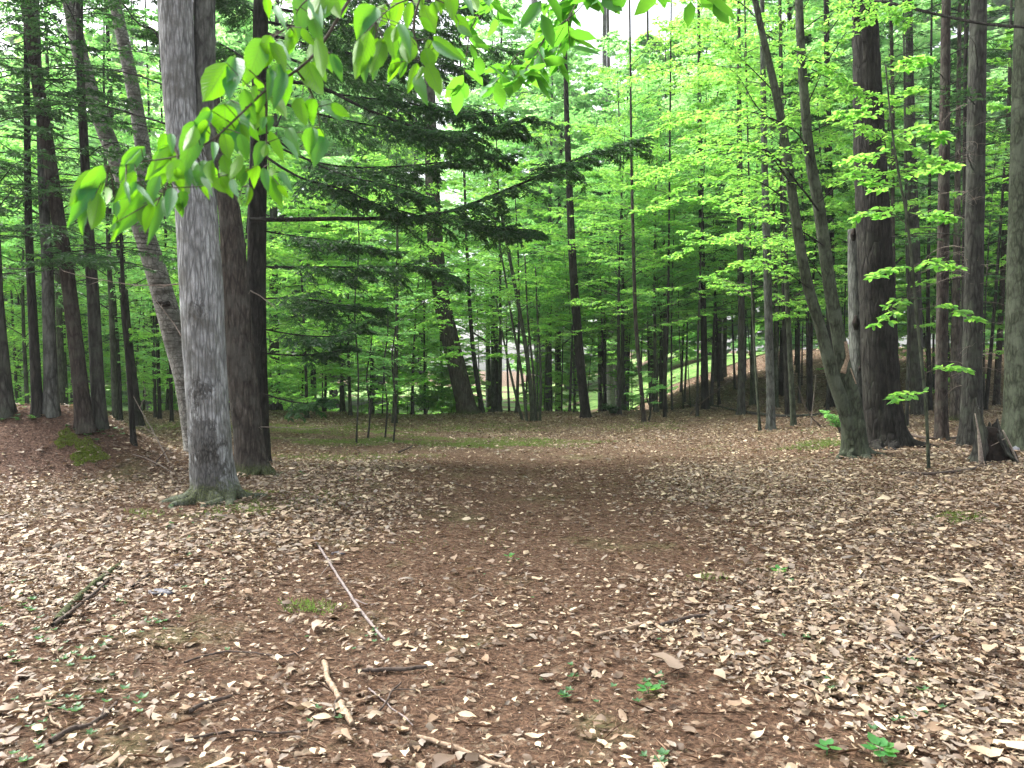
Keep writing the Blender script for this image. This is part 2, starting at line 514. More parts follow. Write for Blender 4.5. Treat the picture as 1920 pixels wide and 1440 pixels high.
M['lf_beech'] = leaf_mat('lf_beech', [(0.055, 0.17, 0.045), (0.10, 0.27, 0.06), (0.18, 0.35, 0.08)],
                         [(0.20, 0.56, 0.09), (0.35, 0.72, 0.11), (0.52, 0.82, 0.13)], tw=0.6, spec=0.45)
M['lf_maple'] = leaf_mat('lf_maple', [(0.05, 0.17, 0.06), (0.09, 0.25, 0.08), (0.15, 0.32, 0.09)],
                         [(0.20, 0.56, 0.14), (0.34, 0.72, 0.19), (0.46, 0.80, 0.20)], tw=0.6, spec=0.45)
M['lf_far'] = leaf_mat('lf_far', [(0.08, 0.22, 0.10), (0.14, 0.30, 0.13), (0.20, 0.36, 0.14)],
                       [(0.28, 0.62, 0.22), (0.42, 0.76, 0.28), (0.56, 0.84, 0.30)], tw=0.62, spec=0.45)  # paler leaves: the bright glow of the background is put into their colour
M['lf_mid'] = leaf_mat('lf_mid', [(0.04, 0.17, 0.05), (0.06, 0.20, 0.06), (0.09, 0.24, 0.05)],
                        [(0.10, 0.36, 0.02), (0.15, 0.44, 0.03), (0.20, 0.48, 0.03)], tw=0.5)
M['needle'] = leaf_mat('needle', [(0.022, 0.062, 0.028), (0.036, 0.095, 0.038), (0.055, 0.13, 0.042)],
                       [(0.03, 0.10, 0.03), (0.06, 0.17, 0.035), (0.11, 0.27, 0.045)], tw=0.38)
M['lf_near'] = leaf_mat('lf_near', [(0.035, 0.18, 0.07), (0.045, 0.20, 0.08), (0.05, 0.21, 0.065)],
                        [(0.08, 0.30, 0.006), (0.14, 0.39, 0.008), (0.18, 0.42, 0.008)], tw=0.5, rough=0.5, spec=0.35, veins=True, under=(0.14, 0.34, 0.02))  # leaf sides differ; sky reflection and backlight are put into their colours
M['litter'] = leaf_mat('litter', [(0.022, 0.014, 0.009), (0.060, 0.040, 0.026), (0.13, 0.092, 0.066), (0.20, 0.135, 0.085), (0.19, 0.162, 0.135), (0.33, 0.25, 0.165), (0.47, 0.39, 0.27), (0.66, 0.59, 0.46)],
                       [(0.12, 0.07, 0.04), (0.2, 0.12, 0.07), (0.3, 0.19, 0.10)], tw=0.12, rough=0.6, spec=0.25, clump=0.32)
M['needle_litter'] = leaf_mat('needle_litter', [(0.032, 0.018, 0.012), (0.10, 0.055, 0.033), (0.17, 0.10, 0.06), (0.34, 0.25, 0.17)],
                              [(0.1, 0.05, 0.03), (0.2, 0.1, 0.05)], tw=0.05, rough=0.7)
M['grass'] = leaf_mat('grass', [(0.09, 0.12, 0.035), (0.15, 0.19, 0.06), (0.24, 0.24, 0.10)],
                      [(0.12, 0.25, 0.03), (0.2, 0.35, 0.05)], tw=0.4)
M['herb'] = leaf_mat('herb', [(0.03, 0.08, 0.035), (0.055, 0.12, 0.05), (0.085, 0.16, 0.085)],
                     [(0.07, 0.22, 0.04), (0.12, 0.30, 0.05)], tw=0.3)
M['moss'] = leaf_mat('moss', [(0.07, 0.10, 0.015), (0.13, 0.17, 0.025), (0.20, 0.23, 0.04)],
                     [(0.1, 0.2, 0.02), (0.2, 0.3, 0.03)], tw=0.25)

def ground_mat():
    m, nt, out = new_mat('forest_floor')
    L = nt.links
    v = coord(nt)
    n1 = tex(nt, 'Noise', 0.8, v, Detail=6, Roughness=0.6)
    n2 = tex(nt, 'Noise', 35, v, Detail=8, Roughness=0.75)
    vo = tex(nt, 'Voronoi', 16, v)
    vs_ = tex(nt, 'Voronoi', 42, v)
    r1 = ramp(nt, [(0.34, (0.014, 0.009, 0.006)), (0.50, (0.070, 0.041, 0.026)), (0.66, (0.18, 0.108, 0.068))])
    L.new(n2.outputs[0], r1.inputs[0])
    sv = nt.nodes.new("ShaderNodeSeparateColor"); L.new(vo.outputs['Color'], sv.inputs[0])
    r2 = ramp(nt, [(0.0, (0.05, 0.032, 0.022)), (0.4, (0.13, 0.085, 0.06)), (0.7, (0.24, 0.175, 0.12)), (0.95, (0.40, 0.33, 0.24))])
    L.new(sv.outputs[0], r2.inputs[0])
    sv2 = nt.nodes.new("ShaderNodeSeparateColor"); L.new(vs_.outputs['Color'], sv2.inputs[0])
    r3 = ramp(nt, [(0.62, (0, 0, 0)), (0.66, (1, 1, 1))]); L.new(sv2.outputs[1], r3.inputs[0])
    # distance from the origin: far ground is leaf flecked
    ln = nt.nodes.new("ShaderNodeVectorMath"); ln.operation = 'LENGTH'; L.new(v, ln.inputs[0])
    mr = nt.nodes.new("ShaderNodeMapRange"); mr.inputs['From Min'].default_value = 12; mr.inputs['From Max'].default_value = 26
    mr.inputs['To Min'].default_value = 0.25; mr.inputs['To Max'].default_value = 1.0
    L.new(ln.outputs['Value'], mr.inputs['Value'])
    mm = nt.nodes.new("ShaderNodeMath"); mm.operation = 'MULTIPLY'; L.new(r3.outputs[0], mm.inputs[0]); L.new(mr.outputs[0], mm.inputs[1])
    c = mix(nt, mm.outputs[0], r1.outputs[0], r2.outputs[0])
    # mossy, green tinted patches
    r4 = ramp(nt, [(0.56, (0, 0, 0)), (0.70, (1, 1, 1))]); L.new(n1.outputs[0], r4.inputs[0])
    m4 = nt.nodes.new("ShaderNodeMath"); m4.operation = 'MULTIPLY'; L.new(r4.outputs[0], m4.inputs[0]); m4.inputs[1].default_value = 0.45
    c = mix(nt, m4.outputs[0], c, (0.10, 0.115, 0.045))
    sbm = nt.nodes.new("ShaderNodeVectorMath"); sbm.operation = 'SUBTRACT'; L.new(v, sbm.inputs[0]); sbm.inputs[1].default_value = (-7.3, 11.0, 0.4)
    lnm = nt.nodes.new("ShaderNodeVectorMath"); lnm.operation = 'LENGTH'; L.new(sbm.outputs[0], lnm.inputs[0])
    mam = nt.nodes.new("ShaderNodeMath"); mam.operation = 'MULTIPLY_ADD'; L.new(n1.outputs[0], mam.inputs[0]); mam.inputs[1].default_value = 1.2; L.new(lnm.outputs['Value'], mam.inputs[2])
    mrm = nt.nodes.new("ShaderNodeMapRange"); mrm.inputs['From Min'].default_value = 1.9; mrm.inputs['From Max'].default_value = 2.5; mrm.inputs['To Min'].default_value = 0.85; mrm.inputs['To Max'].default_value = 0.0
    L.new(mam.outputs[0], mrm.inputs['Value'])
    rso = ramp(nt, [(0.36, (0.022, 0.012, 0.009)), (0.5, (0.085, 0.050, 0.036)), (0.66, (0.20, 0.130, 0.095))]); L.new(n2.outputs[0], rso.inputs[0])
    c = mix(nt, mrm.outputs[0], c, rso.outputs[0])
    b = nt.nodes.new("ShaderNodeBsdfPrincipled"); b.inputs['Roughness'].default_value = 0.95
    b.inputs['Specular IOR Level'].default_value = 0.1
    L.new(c, b.inputs['Base Color'])
    bp = nt.nodes.new("ShaderNodeBump"); bp.inputs['Strength'].default_value = 0.8; bp.inputs['Distance'].default_value = 0.03
    L.new(n2.outputs[0], bp.inputs['Height']); L.new(bp.outputs[0], b.inputs['Normal'])
    L.new(b.outputs[0], out.inputs[0])
    return m
M['ground'] = ground_mat()
M['road'] = flat_mat('gravel', [(0.3, (0.42, 0.40, 0.38)), (0.7, (0.62, 0.60, 0.57))], scale=6)
M['meadow'] = flat_mat('meadow_grass', [(0.32, (0.05, 0.12, 0.03)), (0.5, (0.13, 0.24, 0.06)), (0.68, (0.26, 0.36, 0.12))], scale=1.3)

# ---------------------------------------------------------------- ground
def axis_pts(a, b, fine_a, fine_b, fine, coarse_growth=1.12):
    p = list(np.arange(fine_a, fine_b + 1e-6, fine))
    s = fine; x = fine_b
    while x < b: s *= coarse_growth; x += s; p.append(min(x, b))
    s = fine; x = fine_a; q = []
    while x > a: s *= coarse_growth; x -= s; q.append(max(x, a))
    return np.array(q[::-1] + p)
gx = axis_pts(-320, 320, -14, 14, 0.11); gy = axis_pts(-40, 420, 1.5, 26, 0.11)
X, Y = np.meshgrid(gx, gy)
Z = gz(X, Y)
g = Geo()
nx, ny = len(gx), len(gy)
i = np.arange(ny - 1)[:, None] * nx; j = np.arange(nx - 1)[None, :]
g.add(np.stack([X, Y, Z], -1).reshape(-1, 3), np.stack([i + j, i + j + 1, i + nx + j + 1, i + nx + j], -1).reshape(-1, 4))
o = link('ground', make_mesh('ground', g, M['ground'])); tag(o, 'brown forest floor of duff and fallen leaves', kind='structure')

def strip(name, x0, x1, y0f, y1f, mat, lift, n=80, k=10):
    g = Geo()
    xs = np.linspace(x0, x1, n); t = np.linspace(0, 1, k)
    XX = np.repeat(xs[None], k, 0); YY = y0f(xs)[None] + (y1f(xs) - y0f(xs))[None] * t[:, None]
    ZZ = gz(XX, YY) + lift
    i = np.arange(k - 1)[:, None] * n; j = np.arange(n - 1)[None, :]
    g.add(np.stack([XX, YY, ZZ], -1).reshape(-1, 3), np.stack([i + j, i + j + 1, i + n + j + 1, i + n + j], -1).reshape(-1, 4))
    return link(name, make_mesh(name, g, mat))
o = strip('road', -90, -1.5, lambda x: 42 + 0.05 * x, lambda x: 46 + 0.05 * x, M['road'], 0.02, 120, 12); tag(o, 'pale gravel road beyond the trees', kind='structure')
o = strip('meadow', -140, 140, lambda x: 46.5 + 0.05 * x, lambda x: 120 + 0.05 * x, M['meadow'], 0.05, 260, 120); tag(o, 'bright green meadow beyond the gravel road', kind='structure')

# ---------------------------------------------------------------- tree growing
UP = np.array([0, 0, 1.0])

def bark_disp(seed, lobes=0.12, fis=0.02, bumps=(), flare=0.5, flare_h=0.18, nl=5):
    rs = np.random.RandomState(seed)
    ph = rs.uniform(0, 6.28, 12)
    def f(th, i, P, rad):
        z = (P[:, 2] - P[0, 2])[:, None]
        r0 = rad[0, 0]
        e = np.exp(-np.maximum(z, 0) / flare_h)
        d = 1 + flare * e * (0.75 + 0.55 * np.cos(nl * th + ph[0]) + 0.35 * np.cos((nl - 2) * th + ph[1]))
        d = d + lobes * 0.35 * (np.cos(2 * th + 0.7 * z + ph[2]) + 0.6 * np.cos(3 * th - 0.9 * z + ph[3]))
        d = d + fis * (np.sin(19 * th + 2.2 * np.sin(3.1 * z + ph[4]) + ph[5]) * (0.5 + 0.5 * np.sin(7 * z + 5 * th + ph[6]))
                       + 0.8 * np.sin(31 * th - 2 * np.sin(4.3 * z) + ph[7]) + 0.6 * np.sin(13 * z + 4 * np.sin(2 * th) + ph[8]))
        for (zb, tb, sz, st, amp) in bumps:
            dt = (th - tb + math.pi) % (2 * math.pi) - math.pi
            rr = np.sqrt(((z - zb) / sz) ** 2 + (dt / st) ** 2)
            d = d + amp * np.exp(-rr ** 2) * (1 + 0.45 * np.sin(23 * (z - zb) / 0.35 + 11 * dt + seed) + 0.4 * np.sin(29 * dt - 31 * (z - zb)))
        return d
    return f

def twigs_on(rng, path, n, s0, length, spread=(38, 68), droop=0.1, flat=0.25, taper=0.65):
    """flat arrays of twigs leaving a branch on alternate sides"""
    path = np.asarray(path); k = len(path)
    s = np.clip(np.linspace(s0, 0.995, n) + rng.uniform(-0.5, 0.5, n) * (1 - s0) / n, 0, 0.999)
    idx = s * (k - 1); i0 = np.minimum(idx.astype(int), k - 2); fr = (idx - i0)[:, None]
    O = path[i0] * (1 - fr) + path[i0 + 1] * fr
    T = norm(path[i0 + 1] - path[i0])
    side = np.where(np.arange(n) % 2 == 0, 1.0, -1.0)[:, None]
    H = np.cross(T, UP); bad = np.linalg.norm(H, axis=1) < 0.25
    if bad.any():
        a = rng.uniform(0, 6.28, bad.sum()); H[bad] = np.stack([np.cos(a), np.sin(a), 0 * a], -1)
    H = norm(H)
    a = np.radians(rng.uniform(*spread, n))[:, None]
    D = T * np.cos(a) + H * side * np.sin(a)
    D = D + UP * (rng.normal(0, flat, n)[:, None] - droop)
    Ln = length * (1 - taper * s) * rng.uniform(0.6, 1.25, n)
    return O, norm(D), Ln, s

def leaves_on(rng, gl, O, D, Ln, k, L, kind, tilt=0.35, droop=0.15, Wr=0.5):
    """k leaves along each twig"""
    n = len(O)
    if n == 0: return
    t = (np.arange(k)[None, :] + rng.uniform(0.1, 0.9, (n, k))) / k
    P = O[:, None] + D[:, None] * (Ln[:, None] * t)[..., None]
    P = P - UP * ((Ln[:, None] * t) ** 2 * 0.25)[..., None]
    side = np.where((np.arange(k)[None, :] + rng.randint(0, 2, (n, 1))) % 2 == 0, 1.0, -1.0)[..., None]
    S = norm(np.cross(D, UP))[:, None]
    a = np.radians(rng.uniform(30, 75, (n, k)))[..., None]
    dd = D[:, None] * np.cos(a) + S * side * np.sin(a) + rng.normal(0, 0.22, (n, k, 3)) - UP * droop
    N = UP + rng.normal(0, tilt, (n, k, 3))
    ll = L * rng.uniform(0.55, 1.2, (n, k))
    sh = lambda q: q.reshape(-1, 3)
    if kind == 'hex':
        q = n * k
        leaf_hex(gl, sh(P), sh(dd), sh(N), ll.ravel(), ll.ravel() * Wr, rng.uniform(0.0, 0.3, q), rng.uniform(-0.25, 0.05, q))
    else:
        leaf_quads(gl, sh(P), sh(dd), sh(N), ll.ravel(), ll.ravel() * Wr, 0.2)

def spray(rng, gw, gl, path, r0, n_tw, tw_len, kind, s0=0.15, sub=4, k=7, L=0.08, leaf='quad', wood=True, flat=0.12, droop=0.06):
    """side twigs, sub twigs and foliage for one branch"""
    O, D, Ln, s = twigs_on(rng, path, n_tw, s0, tw_len, flat=flat, droop=droop)
    if wood: prisms(gw, O, O + D * Ln[:, None] - UP * (Ln ** 2 * 0.12)[:, None], np.maximum(r0 * 0.3 * (1 - 0.7 * s), 0.0025), np.full(len(O), 0.0012))
    sO, sD, sL = [O], [D], [Ln]
    for q in range(sub):
        t = (q + rng.uniform(0.2, 0.8, len(O))) / sub
        P = O + D * (Ln * t)[:, None] - UP * ((Ln * t) ** 2 * 0.12)[:, None]
        S = norm(np.cross(D, UP)) * np.where((q % 2 == 0), 1.0, -1.0)
        a = np.radians(rng.uniform(35, 60, len(O)))[:, None]
        d2 = norm(D * np.cos(a) + S * np.sin(a) + rng.normal(0, 0.12, (len(O), 3)) - UP * droop)
        l2 = Ln * (1 - 0.6 * t) * 0.5 * rng.uniform(0.6, 1.2, len(O))
        if wood: prisms(gw, P, P + d2 * l2[:, None], np.full(len(O), max(0.002, r0 * 0.08)), np.full(len(O), 0.001))
        sO.append(P); sD.append(d2); sL.append(l2)
    O, D, Ln = np.concatenate(sO), np.concatenate(sD), np.concatenate(sL)
    if kind == 'broad':
        leaves_on(rng, gl, O, D, Ln, k, L, leaf)
    elif kind == 'hemlock':
        # short flat needle sprays: narrow blades standing off both sides of each twig
        leaves_on(rng, gl, O, D, Ln, k, L, 'quad', tilt=0.4, droop=0.12, Wr=0.30)
        leaves_on(rng, gl, O, D, Ln, k, L * 0.85, 'quad', tilt=1.0, droop=0.1, Wr=0.30)

def limb(rng, base, az, el0, el1, length, n=8, wob=0.08):
    """curved branch path: elevation changes from el0 to el1"""
    P = [np.array(base, float)]
    a = az
    for q in range(n - 1):
        e = R(el0 + (el1 - el0) * q / (n - 2)); a += rng.normal(0, wob)
        P.append(P[-1] + length / (n - 1) * np.array([math.cos(a) * math.cos(e), math.sin(a) * math.cos(e), math.sin(e)]))
    return np.array(P)

def grow_broad(seed, H, r, z0, Rc, nb, L, k, el=(25, 5), tw=8, sub=3, lean=0.3, top=0.5, tk=None, flare=0.55):
    rng = np.random.RandomState(seed)
    gw, gl = Geo(), Geo()
    n = 14
    z = np.linspace(0, H, n)
    P = np.stack([lean * np.sin(z / H * 2.2 + seed) * z / H, lean * np.cos(z / H * 1.7 + seed * 2) * z / H * 0.8 + 0 * z, z], -1)
    Pr, Rr = resample(P, r * (1 - 0.85 * (z / H) ** 0.9), 30)
    add_tube(gw, Pr, Rr, 10, bark_disp(seed, flare=flare, flare_h=0.15))
    for q in range(nb):
        u = (q + rng.uniform(0.2, 0.8)) / nb
        zz = z0 + (H * 0.97 - z0) * u
        base = np.array([np.interp(zz, Pr[:, 2], Pr[:, 0]), np.interp(zz, Pr[:, 2], Pr[:, 1]), zz])
        ln = Rc * (0.55 + 0.45 * math.sin(math.pi * (0.25 + 0.6 * u))) * (1 - top * u ** 2.5) * rng.uniform(0.6, 1.15)
        az = q * 2.39996 + rng.uniform(-0.5, 0.5)
        pth = limb(rng, base, az, el[0] + rng.uniform(-10, 15) + 25 * u, el[1] + rng.uniform(-12, 8), ln)
        rb = max(0.006, r * 0.28 * (1 - 0.7 * u) * ln / Rc)
        add_tube(gw, pth, np.linspace(rb, rb * 0.2, len(pth)), 4, cap=False)
        spray(rng, gw, gl, pth, rb, tw, ln * 0.5, 'broad', s0=0.2, sub=sub, k=k, L=L, flat=0.16, wood=True)
    return gw, gl

def grow_conifer(seed, H, r, z0, Rc, nb, L, k, dead=14, droop=-22):
    rng = np.random.RandomState(seed)
    gw, gl = Geo(), Geo()
    z = np.linspace(0, H, 20)
    P = np.stack([0.12 * np.sin(z * 0.4 + seed), 0.1 * np.cos(z * 0.33 + seed), z], -1)
    add_tube(gw, P, r * (1 - 0.93 * (z / H)), 10, bark_disp(seed, flare=0.4, flare_h=0.15))
    for q in range(nb):
        u = (q + rng.uniform(0, 1)) / nb
        zz = z0 + (H * 0.985 - z0) * u
        base = np.array([np.interp(zz, z, P[:, 0]), np.interp(zz, z, P[:, 1]), zz])
        ln = Rc * (1 - 0.9 * u) * rng.uniform(0.65, 1.1) + 0.15
        pth = limb(rng, base, q * 2.39996 + rng.uniform(-0.4, 0.4), 8 + rng.uniform(-8, 8) + 20 * u, droop + rng.uniform(-6, 10) + 15 * u, ln, 7, 0.05)
        rb = 0.008 + 0.012 * (1 - u)
        add_tube(gw, pth, np.linspace(rb, rb * 0.25, len(pth)), 3, cap=False)
        spray(rng, gw, gl, pth, rb, 12, ln * 0.42, 'hemlock', s0=0.12, sub=3, k=k, L=L, flat=0.18, droop=0.28)
    for q in range(dead):
        zz = rng.uniform(0.8, z0 + 0.5)
        base = np.array([np.interp(zz, z, P[:, 0]), np.interp(zz, z, P[:, 1]), zz])
        pth = limb(rng, base, rng.uniform(0, 6.28), rng.uniform(0, 15), rng.uniform(-30, 5), rng.uniform(0.5, 1.7), 6, 0.12)
        add_tube(gw, pth, np.linspace(0.010, 0.003, len(pth)), 3, cap=False)
        O, D, Ln, s = twigs_on(rng, pth, 6, 0.3, 0.4, flat=0.3)
        prisms(gw, O, O + D * Ln[:, None], np.full(6, 0.003), np.full(6, 0.0015))
    return gw, gl

# ---------------------------------------------------------------- litter, duff, herbs
GR = [(-2.2, 16.5, 3.0, 2.2), (-5.0, 19.0, 3.0, 2.5), (-3.9, 8.3, 0.8, 0.5)]
def track(x, y):
    """1 in the bare needle covered track, 0 outside"""
    n = 0.28 * snoise(_S3, x, y) + 0.12 * snoise(_S4, x, y)
    tx = trail_x(y)
    hw = 1.55 + 0.20 * sstep(4, 8, y)
    core = sstep(hw + 1.2, hw - 0.5, np.abs(x - tx) + 1.2 * n) * sstep(19, 12.5, y + 0.5 * n)
    duff = np.exp(-((x + 1.3 + 0.5 * n) / 1.0) ** 2 - ((y - 4.3) / 1.0) ** 2)          # bare patch lower left
    return np.clip(np.maximum(core, 1.1 * duff), 0, 1)

def dens(x, y):
    """leaf litter cover 0..1"""
    n = snoise(_S3, x, y) * 0.5 + snoise(_S4, x, y) * 0.35
    t = track(x, y)
    out = 0.80 + 0.25 * n
    left = (x < trail_x(y))
    out = np.where(left, out * (0.45 + 0.4 * sstep(5.0, 6.5, y)) , out)
    d = out * (1 - t) + t * (0.06 + 0.10 * sstep(0.2, 1.3, n) + 0.12 * sstep(3.5, 2.9, y))
    for (cx, cy_, rx, ry) in GR: d = d * (1 - 0.8 * np.exp(-(((x - cx) / rx) ** 2 + ((y - cy_) / ry) ** 2)))
    d = d * (1 - 0.80 * np.exp(-(((x + 7.0) / 1.9) ** 2 + ((y - 11.2) / 1.2) ** 2) ** 1.5))
    return np.clip(d, 0.03, 1.0)

def in_view(x, y, z, pad=60):
    u = 960 + F_PX * x / np.maximum(y, 0.1)
    return (u > -pad - 300 / np.maximum(y, 1)) & (u < 1920 + pad + 300 / np.maximum(y, 1))

rng = np.random.RandomState(7)
def scatter(n, y0, y1, halfw=0.74):
    # uniform over the ground seen between y0 and y1, plus a margin at both sides
    y = np.sqrt(rng.uniform(0, 1, n) * (y1 ** 2 - y0 ** 2) + y0 ** 2)
    x = rng.uniform(-1, 1, n) * (halfw * y + 0.5)
    return x, y

gl = Geo()
def litter_band(n, y0, y1, L, hexa, lift):
    x, y = scatter(n, y0, y1)
    keep = rng.uniform(0, 1, n) < dens(x, y)
    x, y = x[keep], y[keep]; n = len(x)
    a = rng.uniform(0, 2 * math.pi, n)
    D = np.stack([np.cos(a), np.sin(a), rng.normal(0, 0.16, n)], -1)
    N = np.stack([rng.normal(0, 0.34, n), rng.normal(0, 0.34, n), np.ones(n)], -1)
    l = L * rng.choice([0.3, 0.55, 0.85, 1.1, 1.5], n, p=[0.34, 0.28, 0.19, 0.12, 0.07]) * rng.uniform(0.8, 1.2, n)
    P = np.stack([x, y, gz(x, y) + rng.uniform(0.002, 0.004 + lift, n) + l * 0.1], -1)
    if hexa == 'rich':
        leaf_rich(gl, P, D, N, l, l * rng.uniform(0.25, 0.62, n), rng.uniform(-0.25, 0.32, n), rng.uniform(-0.15, 0.20, n), rng)
    elif hexa:
        leaf_hex(gl, P, D, N, l, l * rng.uniform(0.35, 0.7, n), rng.uniform(-0.3, 0.35, n), rng.uniform(-0.3, 0.3, n), 0.05)
    else:
        leaf_quads(gl, P, D, N, l, l * 0.6, rng.uniform(-0.2, 0.4, (n, 1)))
litter_band(115000, 2.3, 6.0, 0.056, 'rich', 0.022)
litter_band(2600, 2.3, 9.0, 0.115, 'rich', 0.035)
litter_band(130000, 6.0, 13.0, 0.062, True, 0.035)
litter_band(190000, 13.0, 30.0, 0.070, False, 0.03)
litter_band(36000, 30.0, 56.0, 0.17, False, 0.02)
o = link('leaf_litter', make_mesh('leaf_litter', gl, M['litter'])); tag(o, 'dry tan and brown fallen leaves covering the forest floor', 'leaf litter', kind='stuff')

gl = Geo()
x, y = scatter(260000, 2.3, 14.0)
keep = rng.uniform(0, 1, len(x)) < np.clip(1.0 - dens(x, y) - 0.03 * y, 0.05, 1)
x, y = x[keep], y[keep]; n = len(x)
a = rng.uniform(0, 6.28, n)
D = np.stack([np.cos(a), np.sin(a), rng.normal(0, 0.15, n)], -1)
P = np.stack([x, y, gz(x, y) + rng.uniform(0.002, 0.01, n)], -1)
leaf_quads(gl, P, D, np.tile(UP, (n, 1)) + rng.normal(0, 0.2, (n, 3)), rng.uniform(0.02, 0.08, n), rng.uniform(0.0018, 0.0055, n) * (1 + 0.12 * np.maximum(y - 5, 0)), 0.1)
n = 3600; x, y = scatter(n, 2.3, 13.0); a = rng.uniform(0, 6.28, n)
D = np.stack([np.cos(a), np.sin(a), rng.normal(0, 0.05, n)], -1)
leaf_quads(gl, np.stack([x, y, gz(x, y) + rng.uniform(0.015, 0.04, n)], -1), D, np.tile(UP, (n, 1)) + rng.normal(0, 0.3, (n, 3)), rng.uniform(0.07, 0.24, n), rng.uniform(0.004, 0.008, n), 0.1)
o = link('needle_duff', make_mesh('needle_duff', gl, M['needle_litter'])); tag(o, 'reddish brown needles carpeting the bare middle of the track', 'needles', kind='stuff')

# grass: thin blades in the clearing behind and small tufts
gl = Geo()
def grass_at(cx, cy, rx, ry, n, h):
    a = rng.uniform(0, 6.28, n); q = np.sqrt(rng.uniform(0, 1, n)) * (1 + 0.3 * np.sin(5 * a))
    x = cx + rx * q * np.cos(a); y = cy + ry * q * np.sin(a)
    k = rng.uniform(-1.2, 1.2, n) < snoise(_S4, x, y) + 0.3
    x, y = x[k], y[k]; n = len(x)
    D = np.stack([rng.normal(0, 0.6, n), rng.normal(0, 0.6, n), np.ones(n)], -1)
    leaf_quads(gl, np.stack([x, y, gz(x, y)], -1), D, rng.normal(0, 1, (n, 3)), h * rng.uniform(0.5, 1.3, n), h * 0.12 * np.ones(n), 0.1)
for (px, py, rx, ry, n, h) in ((760, 830, 2.6, 1.2, 15000, 0.05), (600, 805, 3.2, 2.2, 15000, 0.06), (980, 830, 1.8, 1.0, 8000, 0.05), (860, 800, 3.0, 2.2, 9000, 0.05), (640, 860, 1.6, 0.8, 4000, 0.04),
                               (450, 955, 0.5, 0.35, 1600, 0.05), (350, 965, 0.6, 0.35, 1500, 0.05), (585, 1140, 0.20, 0.13, 420, 0.045), (560, 935, 0.7, 0.6, 1500, 0.04),
                               (1540, 835, 0.8, 0.7, 1500, 0.08), (1190, 800, 1.4, 1.2, 1800, 0.06), (1800, 975, 0.22, 0.2, 600, 0.06), (430, 925, 0.45, 0.2, 900, 0.06),
                               (250, 800, 2.0, 1.5, 2500, 0.07), (700, 780, 3, 2.0, 4000, 0.07), (1330, 1085, 0.15, 0.1, 200, 0.05), (900, 1010, 1.0, 0.6, 500, 0.03)):
    h0 = hit(px, py)
    grass_at(h0[0], h0[1], rx, ry, n, h)
o = link('grass', make_mesh('grass', gl, M['grass'])); tag(o, 'short sparse grass growing through the leaves', 'grass', kind='stuff')

# moss on the mound
gl = Geo()
def moss_at(px, py, rx, ry, n):
    h0 = hit(px, py); a = rng.uniform(0, 6.28, n); q = np.sqrt(rng.uniform(0, 1, n)) * (1 + 0.25 * np.sin(3 * a + 1) + 0.15 * np.sin(7 * a))
    x = h0[0] + rx * q * np.cos(a); y = h0[1] + ry * q * np.sin(a)
    D = np.stack([rng.normal(0, 0.8, n), rng.normal(0, 0.8, n), np.ones(n)], -1)
    leaf_quads(gl, np.stack([x, y, gz(x, y) - 0.003], -1), D, rng.normal(0, 1, (n, 3)), rng.uniform(0.015, 0.05, n), rng.uniform(0.006, 0.014, n), 0.1)
moss_at(165, 852, 0.20, 0.20, 3000); moss_at(125, 824, 0.13, 0.13, 1200); moss_at(1795, 968, 0.14, 0.1, 1500); moss_at(420, 925, 0.5, 0.2, 2500)
o = link('moss', make_mesh('moss', gl, M['moss'])); tag(o, 'yellow green moss on the earth mound and around the roots', 'moss', kind='stuff')

# low herbs: small rosettes of round leaves, mostly lower left
gl = Geo()
def rosette(x, y, s):
    s = s * 0.72; n = rng.randint(3, 8); a = rng.uniform(0, 6.28) + np.arange(n) * 6.28 / n + rng.normal(0, 0.2, n)
    D = np.stack([np.cos(a), np.sin(a), rng.uniform(0.1, 0.6, n)], -1)
    z = gz(x, y)
    leaf_hex(gl, np.tile([x, y, float(z) + 0.01 + 0.4 * s], (n, 1)), D, np.tile(UP, (n, 1)), s * rng.uniform(0.7, 1.2, n), s * 0.62 * np.ones(n), 0.15 * np.ones(n), -0.3 * np.ones(n))
for (px, py, sx, sy, n, s) in ((60, 1130, 50, 40, 22, 0.05), (270, 1165, 40, 25, 16, 0.04), (90, 1255, 60, 40, 20, 0.045), (200, 1320, 50, 20, 14, 0.05), (170, 1225, 40, 30, 9, 0.04),
                               (420, 1165, 60, 50, 6, 0.03), (60, 1390, 50, 25, 12, 0.04), (690, 1210, 25, 15, 6, 0.04), (1090, 1290, 40, 20, 8, 0.045), (1210, 1305, 40, 20, 6, 0.05),
                               (1470, 1080, 25, 15, 6, 0.045), (1480, 1220, 30, 15, 3, 0.04), (1590, 1290, 30, 12, 4, 0.05), (1740, 1265, 30, 20, 4, 0.05), (960, 1050, 10, 8, 3, 0.035),
                               (1210, 1430, 20, 10, 3, 0.05), (600, 1350, 30, 15, 4, 0.04), (340, 990, 30, 25, 12, 0.05), (640, 890, 60, 20, 10, 0.05), (1720, 1350, 60, 20, 8, 0.04),
                               (550, 890, 20, 6, 5, 0.06), (30, 790, 30, 10, 14, 0.09), (180, 815, 30, 8, 12, 0.09), (880, 1130, 300, 150, 20, 0.025), (1560, 815, 40, 15, 20, 0.07)):
    for q in range(n):
        h0 = hit(px + rng.normal(0, sx), py + rng.normal(0, sy))
        if h0 is not None: rosette(h0[0], h0[1], s * rng.uniform(0.6, 1.1))
o = link('ground_herbs', make_mesh('ground_herbs', gl, M['herb'])); tag(o, 'tiny green seedlings and herbs among the fallen leaves', 'ground cover', kind='stuff')

